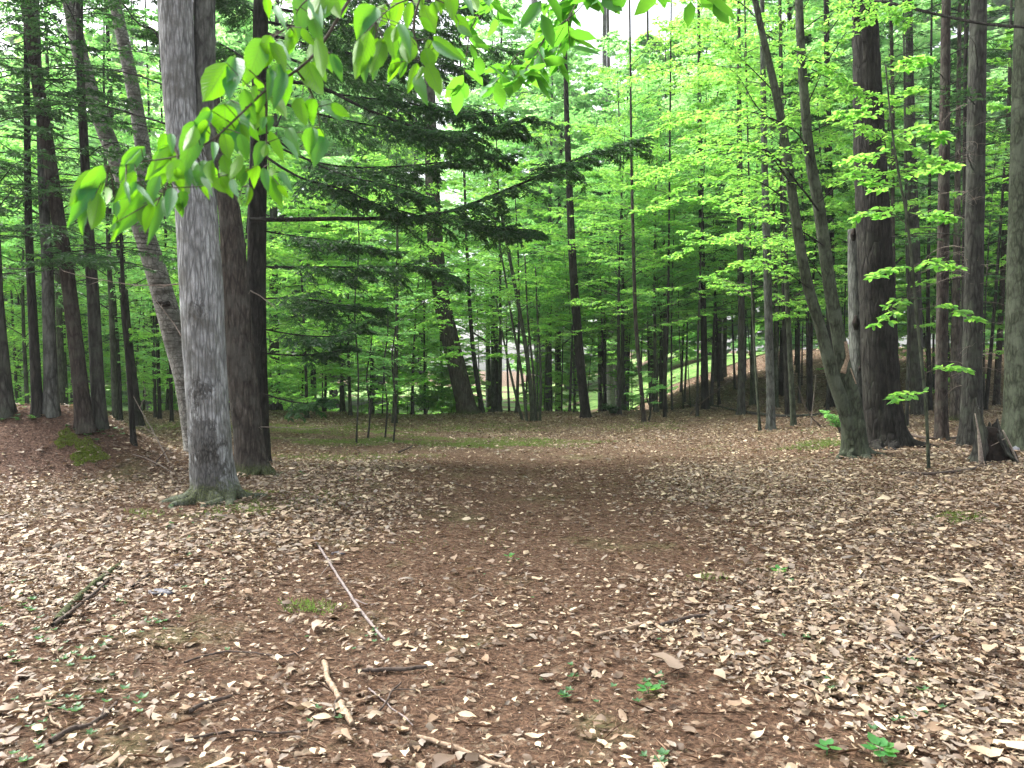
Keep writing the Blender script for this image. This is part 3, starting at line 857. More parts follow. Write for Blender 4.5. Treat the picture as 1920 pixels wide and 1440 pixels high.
# bright seedlings that can be counted
def seedling(px, py, s, label, nl=6, h=0.05, group=None):
    h0 = hit(px, py); r = np.random.RandomState(int(px))
    root = empty('seedling', tuple(h0), label, 'seedling', group)
    gw, gf = Geo(), Geo()
    add_tube(gw, [(0, 0, -0.01), (0.002, 0, h * 0.5), (0, 0.003, h)], [0.003, 0.0025, 0.002], 5)
    a = np.arange(nl) * 2.4 + r.uniform(0, 1)
    D = np.stack([np.cos(a), np.sin(a), r.uniform(0.05, 0.5, nl)], -1)
    P = np.stack([0 * a, 0 * a, h * r.uniform(0.7, 1.0, nl)], -1)
    leaf_hex(gf, P + D * 0.01, D, np.tile(UP, (nl, 1)), s * r.uniform(0.8, 1.2, nl), s * 0.7 * np.ones(nl), 0.12 * np.ones(nl), -0.25 * np.ones(nl))
    link('stem', make_mesh('stem', gw, M['herb']), root); link('foliage', make_mesh('foliage', gf, M['lf_mid']), root)
seedling(1650, 1428, 0.07, 'brightest yellow green seedling at the very bottom edge among tan leaves', 9, 0.06)
seedling(1550, 1418, 0.05, 'small pale green seedling left of the brightest one at the bottom edge', 5, 0.04)
seedling(955, 1050, 0.05, 'lone tiny green seedling in the middle of the bare brown track', 4, 0.03)
seedling(1460, 1080, 0.06, 'dark bluish green seedling on the right edge of the bare track', 7, 0.05)
seedling(1215, 1305, 0.06, 'low green seedling below the pale splintered stick on the track', 6, 0.04)

# ---------------------------------------------------------------- trees whose trunks can be told apart in the photograph
CROWNS = {}
def crown_mesh(kind):
    """shared crowns for the tops above the picture (wood and foliage), local origin at the crown's foot"""
    if kind in CROWNS: return CROWNS[kind]
    if kind == 'broad':
        gw, gf = grow_broad(91, 6.5, 0.03, 0.3, 2.6, 30, 0.15, 6, el=(30, 8), tw=8, sub=3, top=0.4, flare=0.0)
        r = (make_mesh('limbs', gw, M['bark_mid']), make_mesh('crown', gf, M['lf_maple']))
    else:
        gw, gf = grow_conifer(92, 7.5, 0.03, 0.2, 2.0, 46, 0.09, 7, dead=0)
        r = (make_mesh('limbs', gw, M['bark_dark']), make_mesh('crown', gf, M['needle']))
    CROWNS[kind] = r
    return r

LAND = []        # named trunks, used to describe the others

def px_trunk(name, pts, mat, label, cat='tree', top=11.0, crown='broad', depth=None, seed=1, m=14, n=60, flare=0.4, flare_h=0.16, fis=0.02,
             lobes=0.12, bumps=(), group=None, sink=0.06, nl=5, lean=0.0, crown_sc=1.0, slim=0.90):
    """pts: (px, py, width_px) from the base up, in photograph pixels. Returns root, base, d, path"""
    b = hit(pts[0][0], pts[0][1]) if depth is None else W(pts[0][0], pts[0][1], depth)
    if depth is not None: b[2] = float(gz(b[0], b[1]))
    d = b[1]
    if crown: top = max(top, CAM_H + 0.5 * d + 1.5)
    root = empty(name, tuple(b), label, cat, group)
    P = []; Rr = []
    for k, (px, py, w) in enumerate(pts):
        q = W(px, py, d + lean * k)
        P.append(q - b); Rr.append(0.5 * w * slim / F_PX * d)
    P[0] = np.array([0.0, 0, 0])
    if P[-1][2] < top:
        sl = (P[-1] - P[-2]); sl = sl / max(sl[2], 0.3)
        z1 = P[-1][2]; r1 = Rr[-1]
        for f in (0.5, 1.0):
            zz = (top - z1) * f
            P.append(P[len(pts) - 1] + np.array([sl[0] * zz * 0.6, sl[1] * zz * 0.6, zz])); Rr.append(max(r1 * (1 - 0.55 * f), 0.02))
    P = np.array(P); P0 = P[0] - norm(P[1] - P[0]) * sink
    P0[2] = -sink
    P = np.vstack([P0, P]); Rr = np.concatenate([[Rr[0]], Rr])
    path, rr = resample(P, Rr, n)
    gt = Geo()
    add_tube(gt, path, rr, m, bark_disp(seed, lobes, fis, bumps, flare, flare_h, nl))
    link('trunk', make_mesh('trunk', gt, mat), root)
    if crown:
        mw, mf = crown_mesh(crown)
        e = rr[-1] / 0.10
        for nm, me in (('limb', mw), ('crown', mf)):
            o = link(nm, me, root, tuple(path[-1] - np.array([0, 0, 0.4]))); o.rotation_euler = (0, 0, seed * 1.7)
            s = 0.9 * crown_sc; o.scale = (s, s, s)
    LAND.append((pts[0][0], b[1], label))
    return root, b, d, path

def px_path(pts, b, d0, d1):
    n = len(pts)
    return np.array([W(px, py, d0 + (d1 - d0) * (k / (n - 1))) - b for k, (px, py) in enumerate(pts)])

def px_branch(root, b, pts, d0, d1, r0, r1, mat, foliage=None, n_tw=14, tw=0.6, sub=4, k=6, L=0.07, s0=0.2, seed=0, fl_mat=None, leafk='quad', bare_tw=0, label=None, flat=0.12, droop=0.06):
    r = np.random.RandomState(seed)
    P = px_path(pts, b, d0, d1)
    path, rr = resample(P, np.linspace(r0, r1, len(P)), max(10, len(P) * 5))
    path = path + np.cumsum(r.normal(0, 0.004, path.shape), 0) * 0.5
    gw, gf = Geo(), Geo()
    add_tube(gw, path, rr, 6)
    if bare_tw:
        O, D, Ln, s = twigs_on(r, path, bare_tw, 0.1, tw, flat=0.35, droop=0.1)
        mid = O + D * (Ln * 0.5)[:, None]; end = mid + norm(D + r.normal(0, 0.3, D.shape)) * (Ln * 0.5)[:, None]
        prisms(gw, O, mid, np.full(len(O), 0.004), np.full(len(O), 0.003)); prisms(gw, mid, end, np.full(len(O), 0.003), np.full(len(O), 0.0012))
    if foliage:
        spray(r, gw, gf, path, r0, n_tw, tw, foliage, s0=s0, sub=sub, k=k, L=L, leaf=leafk, flat=flat, droop=droop)
    o = link('branch', make_mesh('branch', gw, mat), root)
    if label: o['label'] = label
    if foliage:
        link('foliage', make_mesh('foliage', gf, fl_mat), o)
    return o

# --- 1. the big pale grey tree with two stems
MAIN = [(404, 938, 84), (398, 880, 88), (393, 800, 86), (388, 720, 86), (383, 640, 86), (378, 540, 86), (372, 450, 82), (366, 380, 80), (352, 290, 72), (340, 220, 62), (332, 100, 64), (328, 0, 66), (322, -90, 62)]
root, b, d, path = px_trunk('grey_tree', MAIN, M['bark_grey'], 'large pale grey double-stemmed tree with knots and burls, mossy at its foot', top=10.5, seed=3, m=96, n=360,
                            flare=0.50, flare_h=0.17, fis=0.012, lobes=0.10, nl=5,
                            bumps=[(2.18, -1.45, 0.10, 0.45, 0.10), (1.30, -1.2, 0.14, 0.55, 0.10), (0.72, -1.35, 0.18, 0.5, 0.08), (3.9, -1.5, 0.08, 0.3, 0.07), (1.72, -0.9, 0.05, 0.2, 0.05)])
dm = d
s2 = px_path([(392, 420), (386, 300), (384, 210), (384, 120), (384, 0), (388, -90), (400, -300)], b, d + 0.08, d + 0.25)
pp, rr = resample(s2, np.array([30, 34, 38, 38, 37, 36, 24]) * 0.5 / F_PX * d * 1.05, 140)
gt = Geo(); add_tube(gt, pp, rr, 48, bark_disp(5, 0.1, 0.012, (), 0, 0.1))
link('stem', make_mesh('stem', gt, M['bark_lichen']), root)['label'] = 'darker slimmer right stem of the grey tree'
for (px, py, s_, dp) in ((372, 235, 0.05, -0.16),):
    pass
def roots(root, b, r, mat, angs, seed=0):
    """surface roots running out from the foot of a trunk into the soil"""
    q = np.random.RandomState(seed)
    for a in angs:
        a = R(a); P = []
        ln = r * q.uniform(1.9, 3.0)
        for t, zz in ((0.45, 0.55), (0.85, 0.30), (1.25, 0.10), (1.25 + (ln / r - 1.25) * 0.5, 0.0), (ln / r, -0.25)):
            a2 = a + q.normal(0, 0.10) * t
            x_, y_ = b[0] + r * t * math.cos(a2), b[1] + r * t * math.sin(a2)
            P.append(np.array([x_, y_, float(gz(x_, y_)) + zz * r]) - b)
        pth, rr_ = resample(P, np.array([0.42, 0.36, 0.24, 0.15, 0.06]) * r * q.uniform(0.8, 1.1), 22)
        g_ = Geo(); add_tube(g_, pth, rr_, 12, bark_disp(int(abs(a) * 10), 0.35, 0.05, (), 0, 0.1))
        link('root', make_mesh('root', g_, mat), root)
roots(root, b, 0.27, M['bark_grey'], (-35, -75, -125, -165, 20, 200), 1)
# dead twigs on the left side
px_branch(root, b, [(345, 531), (300, 534), (240, 532), (170, 520), (118, 508)], d, d - 0.4, 0.009, 0.003, M['dead_wood'], bare_tw=7, tw=0.35, seed=4, label='long bare dead twig')
px_branch(root, b, [(345, 640), (325, 605), (290, 560)], d, d + 0.1, 0.008, 0.003, M['dead_wood'], bare_tw=4, tw=0.25, seed=5)
px_branch(root, b, [(312, 105), (290, 60), (262, 48), (235, 15), (222, 0)], d, d + 0.3, 0.016, 0.008, M['bark_dark'], foliage='hemlock', n_tw=14, tw=0.45, k=7, L=0.05, seed=6, fl_mat=M['needle'])
px_branch(root, b, [(320, 235), (250, 215), (170, 195), (90, 190), (0, 178)], d + 0.2, d + 1.5, 0.014, 0.004, M['bark_dark'], foliage='hemlock', n_tw=18, tw=0.5, k=7, L=0.05, seed=7, fl_mat=M['needle'])
px_branch(root, b, [(305, 158), (240, 138), (160, 128), (60, 130), (-40, 115)], d + 0.2, d + 2, 0.012, 0.004, M['bark_dark'], foliage='hemlock', n_tw=18, tw=0.5, k=7, L=0.05, seed=8, fl_mat=M['needle'])

# --- 2. brown trunk behind it
root, b, d, path = px_trunk('brown_tree', [(474, 888, 62), (466, 820, 60), (458, 740, 60), (450, 660, 58), (444, 560, 52), (436, 450, 46), (428, 380, 40), (405, 250, 36), (384, 100, 32), (374, -60, 30)],
                            M['bark_brown'], 'reddish brown trunk standing close behind the large grey double tree', top=11, crown='conifer', seed=11, m=64, n=220, flare=0.55, flare_h=0.18, fis=0.022,
                            bumps=[(1.6, -1.0, 0.1, 0.5, 0.10), (1.0, -2.0, 0.06, 0.4, 0.08)])
roots(root, b, 0.22, M['bark_brown'], (-20, -60, -110, -150, 15), 2)
px_branch(root, b, [(470, 545), (495, 560), (520, 580)], d, d - 0.3, 0.010, 0.004, M['dead_wood'], bare_tw=3, tw=0.2, seed=21)
px_branch(root, b, [(480, 800), (530, 802), (580, 805), (640, 798)], d, d - 0.2, 0.008, 0.003, M['dead_wood'], bare_tw=4, tw=0.25, seed=22)

# --- 3. the dark hemlock with its boughs sweeping to the right
root, b, d, path = px_trunk('hemlock_tree', [(488, 866, 44), (485, 760, 42), (482, 640, 40), (481, 520, 38), (482, 400, 36), (485, 250, 32), (488, 100, 30), (490, -60, 28)],
                            M['bark_dark'], 'dark hemlock trunk with long boughs sweeping right over the clearing', top=12, crown='conifer', seed=12, m=40, n=140, flare=0.3, fis=0.03, depth=12.6)
hb = [  # pixel path, depth start, depth end, r0, r1, n_twigs, twig length, foliage start
    ([(470, 412), (600, 411), (700, 411), (780, 408), (850, 395), (960, 352), (1080, 300), (1200, 262)], 12.4, 11.0, 0.030, 0.006, 34, 0.85, 0.35),
    ([(485, 285), (560, 330), (640, 352), (700, 378), (780, 402)], 12.4, 11.4, 0.018, 0.005, 16, 0.6, 0.3),
    ([(490, 150), (590, 160), (680, 200), (760, 232), (850, 247), (930, 236), (1000, 222)], 12.5, 10.8, 0.024, 0.006, 30, 0.8, 0.45),
    ([(490, 240), (560, 290), (650, 330), (740, 348), (810, 372)], 12.5, 11.0, 0.016, 0.004, 16, 0.55, 0.35),
    ([(490, 130), (620, 172), (760, 192), (850, 210), (930, 212)], 12.6, 11.6, 0.014, 0.004, 18, 0.6, 0.4),
    ([(485, 260), (600, 305), (720, 312), (860, 300), (960, 292)], 12.7, 12.6, 0.016, 0.004, 30, 0.75, 0.25),
    ([(480, 662), (560, 666), (620, 660), (668, 650)], 12.5, 12.2, 0.014, 0.004, 8, 0.4, 0.5),
    ([(480, 735), (540, 752), (580, 756), (620, 748)], 12.5, 12.0, 0.012, 0.004, 8, 0.4, 0.5),
    ([(480, 615), (560, 628), (640, 628), (700, 600)], 12.6, 12.0, 0.012, 0.004, 14, 0.55, 0.25),
    ([(480, 560), (560, 560), (640, 572), (720, 580)], 12.9, 13.4, 0.013, 0.004, 26, 0.75, 0.15),
    ([(480, 500), (560, 500), (680, 500), (800, 500), (860, 520)], 12.9, 13.6, 0.015, 0.004, 26, 0.75, 0.2),
    ([(850, 396), (900, 420), (960, 428), (1010, 432)], 11.8, 11.6, 0.010, 0.003, 18, 0.55, 0.1),
    ([(490, 60), (600, 90), (720, 110), (840, 120), (920, 150)], 12.6, 12.4, 0.02, 0.005, 34, 0.85, 0.15),
    ([(490, 10), (600, 30), (720, 50), (860, 60)], 12.6, 13.2, 0.02, 0.005, 30, 0.85, 0.15),
    ([(490, -30), (620, -20), (760, 0), (900, 10)], 12.6, 12.0, 0.02, 0.005, 30, 0.85, 0.15),
    ([(480, 430), (540, 440), (620, 450), (740, 470)], 12.9, 13.8, 0.012, 0.004, 20, 0.6, 0.2),
    ([(490, 90), (600, 130), (700, 150), (800, 190), (880, 200)], 13.4, 15.0, 0.02, 0.005, 34, 0.95, 0.15),
    ([(490, 180), (600, 215), (720, 240), (840, 262), (900, 280)], 13.4, 15.5, 0.02, 0.005, 30, 0.95, 0.2),
    ([(490, 40), (620, 60), (780, 80), (950, 90), (1010, 110)], 13.2, 14.5, 0.02, 0.005, 34, 0.95, 0.2),
    ([(488, 130), (430, 90), (360, 60), (280, 60)], 12.9, 13.6, 0.016, 0.004, 20, 0.7, 0.2),
    ([(488, 30), (440, 0), (380, -20)], 12.9, 12.6, 0.016, 0.004, 16, 0.7, 0.1),
]
for q, (pts, d0, d1, r0, r1, nt_, tw, s0) in enumerate(hb):
    px_branch(root, b, pts, d0, d1, r0 * 1.3, r1 * 1.9, M['bark_dark'], foliage='hemlock', n_tw=int(nt_ * 1.7), tw=tw * 1.15, sub=6, k=10, L=0.088, s0=s0, seed=40 + q, fl_mat=M['needle'], bare_tw=14, flat=0.30, droop=0.30)

# --- 4. yellow birch leaning left behind the grey tree
BX = 13.2
root, b, d, path = px_trunk('birch_tree', [(372, 830, 62), (352, 720, 60), (330, 640, 58), (302, 540, 54), (278, 460, 52), (250, 380, 48), (215, 290, 42), (180, 200, 38), (150, 100, 36), (130, 0, 34), (105, -90, 32)],
                            M['bark_birch'], 'pale banded birch leaning left behind the large grey tree', top=11, seed=14, m=40, n=160, fis=0.006, depth=BX, crown_sc=1.0, slim=0.74)
s2 = px_path([(268, 430), (272, 330), (262, 240), (240, 120), (215, 0), (195, -120)], b, BX + 0.1, BX + 0.6)
pp, rr = resample(s2, np.array([30, 28, 26, 24, 22, 18]) * 0.5 / F_PX * BX, 70)
gt = Geo(); add_tube(gt, pp, rr, 24, bark_disp(6, 0.08, 0.006, (), 0, 0.1)); link('stem', make_mesh('stem', gt, M['bark_birch']), root)
gt = Geo(); q0 = W(302, 570, BX - 0.30) - b
pth, r_ = resample([q0 + [0.05, 0.16, 0.02], q0 + [0.01, 0.05, 0], q0 + [-0.08, 0.0, 0.03]], [0.05, 0.045, 0.02], 8); add_tube(gt, pth, r_, 12)
link('burl', make_mesh('burl', gt, M['rotten']), root)

# --- 5. left hand rows
def simple(name, pts, mat, label, **kw):
    return px_trunk(name, pts, mat, label, **kw)
left = [
    ('pine_tree', [(160, 806, 40), (148, 700, 34), (130, 540, 31), (108, 400, 29), (90, 280, 27), (70, 150, 25), (48, 0, 22), (36, -90, 20)], 'bark_red', 'brown trunk leaning slightly left, nearest of the left-hand row of trees', 'conifer'),
    ('pine_tree', [(186, 797, 32), (182, 700, 28), (175, 560, 26), (166, 430, 23), (158, 280, 20), (150, 120, 17), (148, -40, 15)], 'bark_mid', 'grey-brown trunk standing just right of the brown leaning trunk on the left', 'conifer'),
    ('pine_tree', [(97, 776, 32), (95, 700, 28), (92, 600, 26), (88, 480, 24), (82, 380, 22), (76, 240, 18), (70, 80, 14)], 'bark_lichen', 'grey lichen-mottled trunk left of the brown leaning trunk', 'conifer'),
    ('pine_tree', [(70, 776, 24), (66, 680, 22), (62, 600, 20), (56, 480, 18), (52, 340, 15), (50, 120, 12)], 'bark_dark', 'thin dark trunk almost touching the lichen-mottled trunk on its left', 'conifer'),
    ('pine_tree', [(12, 778, 34), (6, 700, 30), (0, 620, 26), (-6, 520, 22), (-14, 300, 18)], 'bark_mid', 'brown trunk cut by the left edge of the photo', 'conifer'),
    ('pine_tree', [(262, 800, 22), (250, 720, 20), (238, 620, 19), (228, 500, 17), (222, 420, 16), (212, 280, 13), (204, 120, 10)], 'bark_dark', 'dark slim trunk between the left-hand row and the birch', 'conifer'),
    ('dead_tree', [(251, 832, 13), (247, 780, 13), (242, 700, 12), (236, 620, 11), (230, 520, 9)], 'bark_dark', 'dark dead pole standing in front of the birch and left-hand trees', None),
    ('young_tree', [(225, 790, 12), (222, 700, 11), (216, 600, 10), (208, 480, 9), (205, 330, 7)], 'bark_dark', 'very thin dark young tree left of the dead pole', 'broad'),
    ('young_tree', [(300, 786, 9), (297, 700, 8), (294, 600, 7), (288, 480, 6)], 'bark_dark', 'thin sapling left of two seen between birch and dead pole', 'broad'),
    ('young_tree', [(322, 793, 9), (320, 700, 8), (318, 600, 7), (312, 480, 6)], 'bark_dark', 'thin sapling right of two, just beside the big grey trunk', 'broad'),
    ('young_tree', [(280, 770, 10), (272, 690, 9), (268, 600, 8), (262, 480, 7)], 'bark_mid', 'thin grey sapling seen through the gap below the birch', 'broad'),
]
def auto_boughs(root, path, seed, n, z0, z1, ln, foliage, r0=0.012, tw=0.4, k=6, L=0.06, dead=0.3, mat='bark_dark', fm='needle', n_tw=10, el=(10, -18)):
    """many thin boughs along an own trunk: wood joined into one limbs mesh, foliage into one crown mesh"""
    r = np.random.RandomState(seed)
    gw, gf = Geo(), Geo()
    for q in range(n):
        zz = z0 + (z1 - z0) * (q + r.uniform(0, 1)) / n
        base = np.array([np.interp(zz, path[:, 2], path[:, 0]), np.interp(zz, path[:, 2], path[:, 1]), zz])
        l = ln * r.uniform(0.5, 1.15)
        pth = limb(r, base, r.uniform(0, 6.28), el[0] + r.uniform(-8, 8), el[1] + r.uniform(-8, 14), l, 8, 0.08)
        add_tube(gw, pth, np.linspace(r0, r0 * 0.25, len(pth)), 4, cap=False)
        if r.uniform() < dead or foliage is None:
            O, D, Ln, s = twigs_on(r, pth, 7, 0.2, tw, flat=0.3); prisms(gw, O, O + D * Ln[:, None], np.full(7, 0.003), np.full(7, 0.0012))
            if foliage is None:
                link('branch', make_mesh('branch', gw, M[mat]), root); gw = Geo()
        else:
            spray(r, gw, gf, pth, r0, n_tw, tw + l * 0.12, foliage, s0=0.2, sub=4, k=k, L=L, flat=0.1, droop=0.1)
    if foliage is None: 
        return
    o = link('boughs', make_mesh('boughs', gw, M[mat]), root)
    if not gf.empty(): link('foliage', make_mesh('foliage', gf, M[fm]), o)

for q, (nm, pts, mt, lb, cr) in enumerate(left):
    root, b, d, path = simple(nm, pts, M[mt], lb, crown=cr, seed=60 + q, top=9 if cr else 3.4, n=60, m=16, crown_sc=0.85, slim=0.82)
    if cr == 'conifer':
        auto_boughs(root, path, 160 + q, 30, 1.9, 9.0, 2.1, 'hemlock', r0=0.011, tw=0.40, k=6, L=0.085, dead=0.45, n_tw=9)
    elif cr == 'broad':
        auto_boughs(root, path, 160 + q, 16, 1.2, 8.0, 1.6, 'broad', r0=0.008, tw=0.35, k=6, L=0.08, dead=0.0, mat='twig', fm='lf_maple', n_tw=8, el=(20, 5))
    else:
        auto_boughs(root, path, 160 + q, 6, 0.8, 3.0, 0.6, None, r0=0.006, tw=0.2)

# --- 6. centre
cent = [
    ('beech_tree', [(878, 776, 46), (862, 710, 44), (845, 640, 42), (828, 560, 38), (815, 440, 34), (806, 200, 28)], 'bark_brown', 'thick dark trunk leaning left behind leafy shoots, left of centre', 'broad'),
    ('young_tree', [(797, 770, 22), (793, 700, 20), (788, 640, 17), (784, 500, 14), (780, 300, 10)], 'bark_dark', 'short-looking dark trunk left of the thick leaning trunk left of centre', 'broad'),
    ('young_tree', [(905, 775, 12), (893, 700, 11), (884, 620, 9), (876, 480, 7)], 'bark_mid', 'slim leaning trunk immediately right of the thick leaning trunk', 'broad'),
    ('young_tree', [(938, 752, 10), (934, 660, 9), (928, 560, 8), (926, 400, 6)], 'bark_green', 'slender upright pole, left of the multi-stemmed clump in the centre', 'broad'),
    ('grey_tree', [(1022, 756, 40), (1018, 690, 37), (1014, 600, 36), (1010, 480, 33), (1006, 300, 28)], 'bark_lichen', 'broad straight grey trunk in the middle distance at the centre', 'broad'),
    ('young_tree', [(1100, 784, 24), (1092, 720, 22), (1083, 620, 21), (1074, 500, 18), (1068, 360, 15), (1062, 200, 12)], 'bark_dark', 'dark trunk standing alone at the back of the clearing, leaning left', 'broad'),
    ('grey_tree', [(1146, 772, 24), (1142, 700, 22), (1138, 600, 21), (1136, 480, 18), (1134, 250, 14)], 'bark_lichen', 'grey trunk rising behind the small dark shrub', 'broad'),
    ('young_tree', [(1160, 762, 17), (1156, 690, 15), (1150, 600, 14), (1146, 450, 12)], 'bark_mid', 'narrow brown trunk pressed against the grey trunk behind the shrub', 'broad'),
    ('young_tree', [(1208, 792, 11), (1200, 700, 9), (1192, 600, 9), (1187, 440, 7), (1184, 300, 6)], 'bark_red', 'thin reddish pole at the back of the clearing right of the shrub', 'broad'),
    ('young_tree', [(1226, 762, 13), (1222, 680, 12), (1218, 600, 11), (1216, 400, 9)], 'bark_mid', 'straight brown pole behind the thin reddish pole', 'broad'),
    ('young_tree', [(1246, 784, 8), (1248, 700, 7), (1252, 600, 6), (1254, 460, 5)], 'bark_dark', 'very thin dark pole right of the thin reddish pole', 'broad'),
    ('pine_tree', [(1322, 768, 18), (1321, 700, 17), (1319, 600, 15), (1316, 480, 13), (1312, 250, 10)], 'bark_dark', 'dark straight trunk between the clearing and the grey poles', 'conifer'),
    ('pine_tree', [(1390, 777, 19), (1390, 700, 17), (1390, 600, 16), (1388, 450, 14), (1386, 220, 11)], 'bark_mid', 'brown trunk left of the tallest grey pole', 'conifer'),
    ('young_tree', [(1425, 808, 7), (1420, 740, 6), (1414, 640, 5), (1408, 500, 4)], 'bark_green', 'whip-thin sapling directly left of the tallest grey pole', 'broad'),
    ('grey_tree', [(1446, 806, 22), (1444, 720, 19), (1441, 600, 18), (1438, 460, 17), (1434, 320, 15), (1430, 100, 12)], 'bark_lichen', 'tallest grey pole with a dark foot, left of the forked green tree', 'broad'),
    ('young_tree', [(1476, 780, 11), (1474, 700, 10), (1470, 600, 9), (1466, 430, 7)], 'bark_dark', 'dark pole just right of the tallest grey pole', 'broad'),
    ('young_tree', [(1488, 798, 13), (1484, 720, 12), (1480, 640, 11), (1474, 500, 10)], 'bark_green', 'greenish pole between the grey pole and the forked green tree', 'broad'),
    ('pine_tree', [(1562, 764, 30), (1562, 700, 26), (1560, 620, 24), (1556, 480, 20)], 'bark_dark', 'dark trunk half hidden behind the forked green tree', 'conifer'),
]
for q, (nm, pts, mt, lb, cr) in enumerate(cent):
    root, b, d, path = simple(nm, pts, M[mt], lb, crown=cr, seed=80 + q, top=11, n=50, m=14, crown_sc=1.0, slim=0.82)
    w = pts[0][2]
    if cr == 'conifer':
        auto_boughs(root, path, 260 + q, 26, 2.8, 11.0, 2.0, 'hemlock', tw=0.35, k=6, L=0.07, dead=0.35, n_tw=9)
    else:
        auto_boughs(root, path, 260 + q, 22, 2.6, 10.5, 2.3, 'broad', r0=0.010, tw=0.4, k=6, L=0.095, dead=0.0, mat='twig', fm='lf_beech', n_tw=9, el=(22, 0))

# multi-stemmed clump in the centre
root, b, d, path = px_trunk('sapling_clump', [(1000, 790, 11), (994, 720, 9), (984, 640, 9), (970, 560, 8), (955, 480, 7), (940, 400, 6)], M['bark_green'],
                            'clump of thin greenish stems fanning out at the back of the clearing', top=7, crown=None, seed=101, n=40, m=10)
for q, pts in enumerate(([(988, 785), (978, 700), (960, 600), (944, 500), (925, 400)], [(1006, 788), (1000, 700), (990, 600), (984, 480)], [(1012, 786), (1014, 700), (1008, 600), (1004, 500)], [(980, 786), (962, 720), (945, 640), (930, 560)])):
    P = px_path(pts, b, d + 0.1 * q, d + 0.3 * q); P[0][2] = -0.02
    pp, rr = resample(P, np.linspace(0.05, 0.02, len(P)), 24); gt = Geo(); add_tube(gt, pp, rr, 8); link('stem', make_mesh('stem', gt, M['bark_green']), root)
auto_boughs(root, path, 300, 26, 1.8, 7, 2.2, 'broad', r0=0.008, tw=0.4, k=6, L=0.09, dead=0, mat='twig', fm='lf_beech', n_tw=9, el=(22, 0))

# --- 7. right hand: the forked green tree in front of the big dark one
root, b, d, path = px_trunk('forked_tree', [(1606, 856, 58), (1600, 800, 56), (1592, 740, 48), (1580, 680, 36), (1570, 620, 33), (1556, 540, 31), (1545, 460, 29), (1534, 380, 27), (1518, 290, 23), (1509, 190, 20), (1502, 90, 19), (1498, 0, 17), (1494, -80, 15)],
                            M['bark_green'], 'greenish forked tree with two long curving stems, in front of the big dark trunk', top=9.5, seed=110, m=48, n=240, fis=0.010, lobes=0.16, flare=0.55, flare_h=0.16, crown='broad', slim=0.78)
dJ = d
roots(root, b, 0.22, M['bark_green'], (-30, -80, -130, 190), 3)
P = px_path([(1600, 830), (1584, 770), (1560, 700), (1540, 620), (1516, 540), (1500, 460), (1488, 380), (1474, 280), (1458, 190), (1440, 110), (1424, 40), (1408, -40), (1380, -200)], b, d - 0.05, d - 0.4)
pp, rr = resample(P, np.array([30, 27, 24, 21, 20, 18, 17, 15, 14, 12, 11, 10, 7]) * 0.5 / F_PX * d, 160)
gt = Geo(); add_tube(gt, pp, rr, 28, bark_disp(9, 0.1, 0.012, (), 0, 0.1)); link('stem', make_mesh('stem', gt, M['bark_green']), root)
gt = Geo()
for (a0, a1, w) in (((1588, 640), (1592, 668), 0.035), ((1592, 668), (1584, 700), 0.045), ((1596, 690), (1606, 720), 0.03), ((1604, 720), (1612, 770), 0.022)):
    P = [W(a0[0] - 2, a0[1], d - 0.13) - b, W(a1[0] - 2, a1[1], d - 0.13) - b]
    pp, rr = resample(P, [w * 0.8, w], 8); pp[:, 1] += 0.02; add_tube(gt, pp, rr, 8, bark_disp(4, 0.3, 0.1, (), 0, 0.1))
link('scar', make_mesh('scar', gt, M['stick_tan']), root)['label'] = 'pale bare wood scar on the inner side of the fork'
jb = [
    ([(1522, 300), (1490, 245), (1400, 208), (1300, 215), (1220, 250)], -0.2, -1.6, 0.014, 16, 0.6),
    ([(1535, 395), (1500, 350), (1440, 285), (1350, 272), (1280, 300), (1220, 330)], -0.2, -1.2, 0.018, 20, 0.65),
    ([(1480, 340), (1440, 290), (1380, 280), (1290, 300), (1180, 350)], -0.4, -0.6, 0.014, 18, 0.65),
    ([(1470, 240), (1420, 200), (1370, 130), (1280, 120), (1180, 145)], -0.3, 0.8, 0.013, 18, 0.7),
    ([(1450, 170), (1400, 120), (1330, 60), (1240, 50)], -0.3, 0.4, 0.012, 18, 0.7),
    ([(1545, 460), (1480, 420), (1400, 385), (1300, 370), (1200, 395)], -0.1, 0.6, 0.014, 20, 0.6),
    ([(1556, 540), (1500, 470), (1420, 440), (1330, 450), (1250, 480)], 0.1, 1.2, 0.012, 18, 0.6),
    ([(1516, 540), (1460, 500), (1400, 490), (1330, 520)], -0.3, -0.8, 0.010, 12, 0.5),
    ([(1505, 120), (1560, 150), (1640, 180), (1720, 170)], 0.0, -1.0, 0.012, 18, 0.65),
    ([(1515, 250), (1570, 230), (1660, 250), (1740, 290)], 0.0, -1.2, 0.012, 18, 0.65),
    ([(1512, 200), (1560, 100), (1610, 40), (1700, 10)], 0.0, -0.6, 0.011, 14, 0.6),
    ([(1430, 60), (1480, 90), (1560, 130), (1600, 160)], -0.3, -0.8, 0.011, 12, 0.5),
    ([(1424, 40), (1380, 0), (1300, -20), (1200, -20)], -0.3, 0.2, 0.011, 16, 0.65),
    ([(1500, 60), (1560, 20), (1640, 10), (1700, 40)], 0.0, -0.3, 0.011, 16, 0.6),
    ([(1480, 380), (1420, 340), (1340, 330), (1240, 370)], -0.3, -1.4, 0.010, 14, 0.6),
    ([(1534, 380), (1600, 330), (1690, 320), (1760, 300)], -0.1, -1.4, 0.010, 14, 0.5),
]
for q, (pts, e0, e1, r0, nt_, tw) in enumerate(jb):
    px_branch(root, b, pts, d + e0, d + e1, r0, 0.003, M['bark_dark'], foliage='broad', n_tw=nt_, tw=tw, sub=4, k=6, L=0.085, s0=0.2, seed=400 + q, fl_mat=M['lf_beech'], leafk='hex', flat=0.08, droop=0.05)

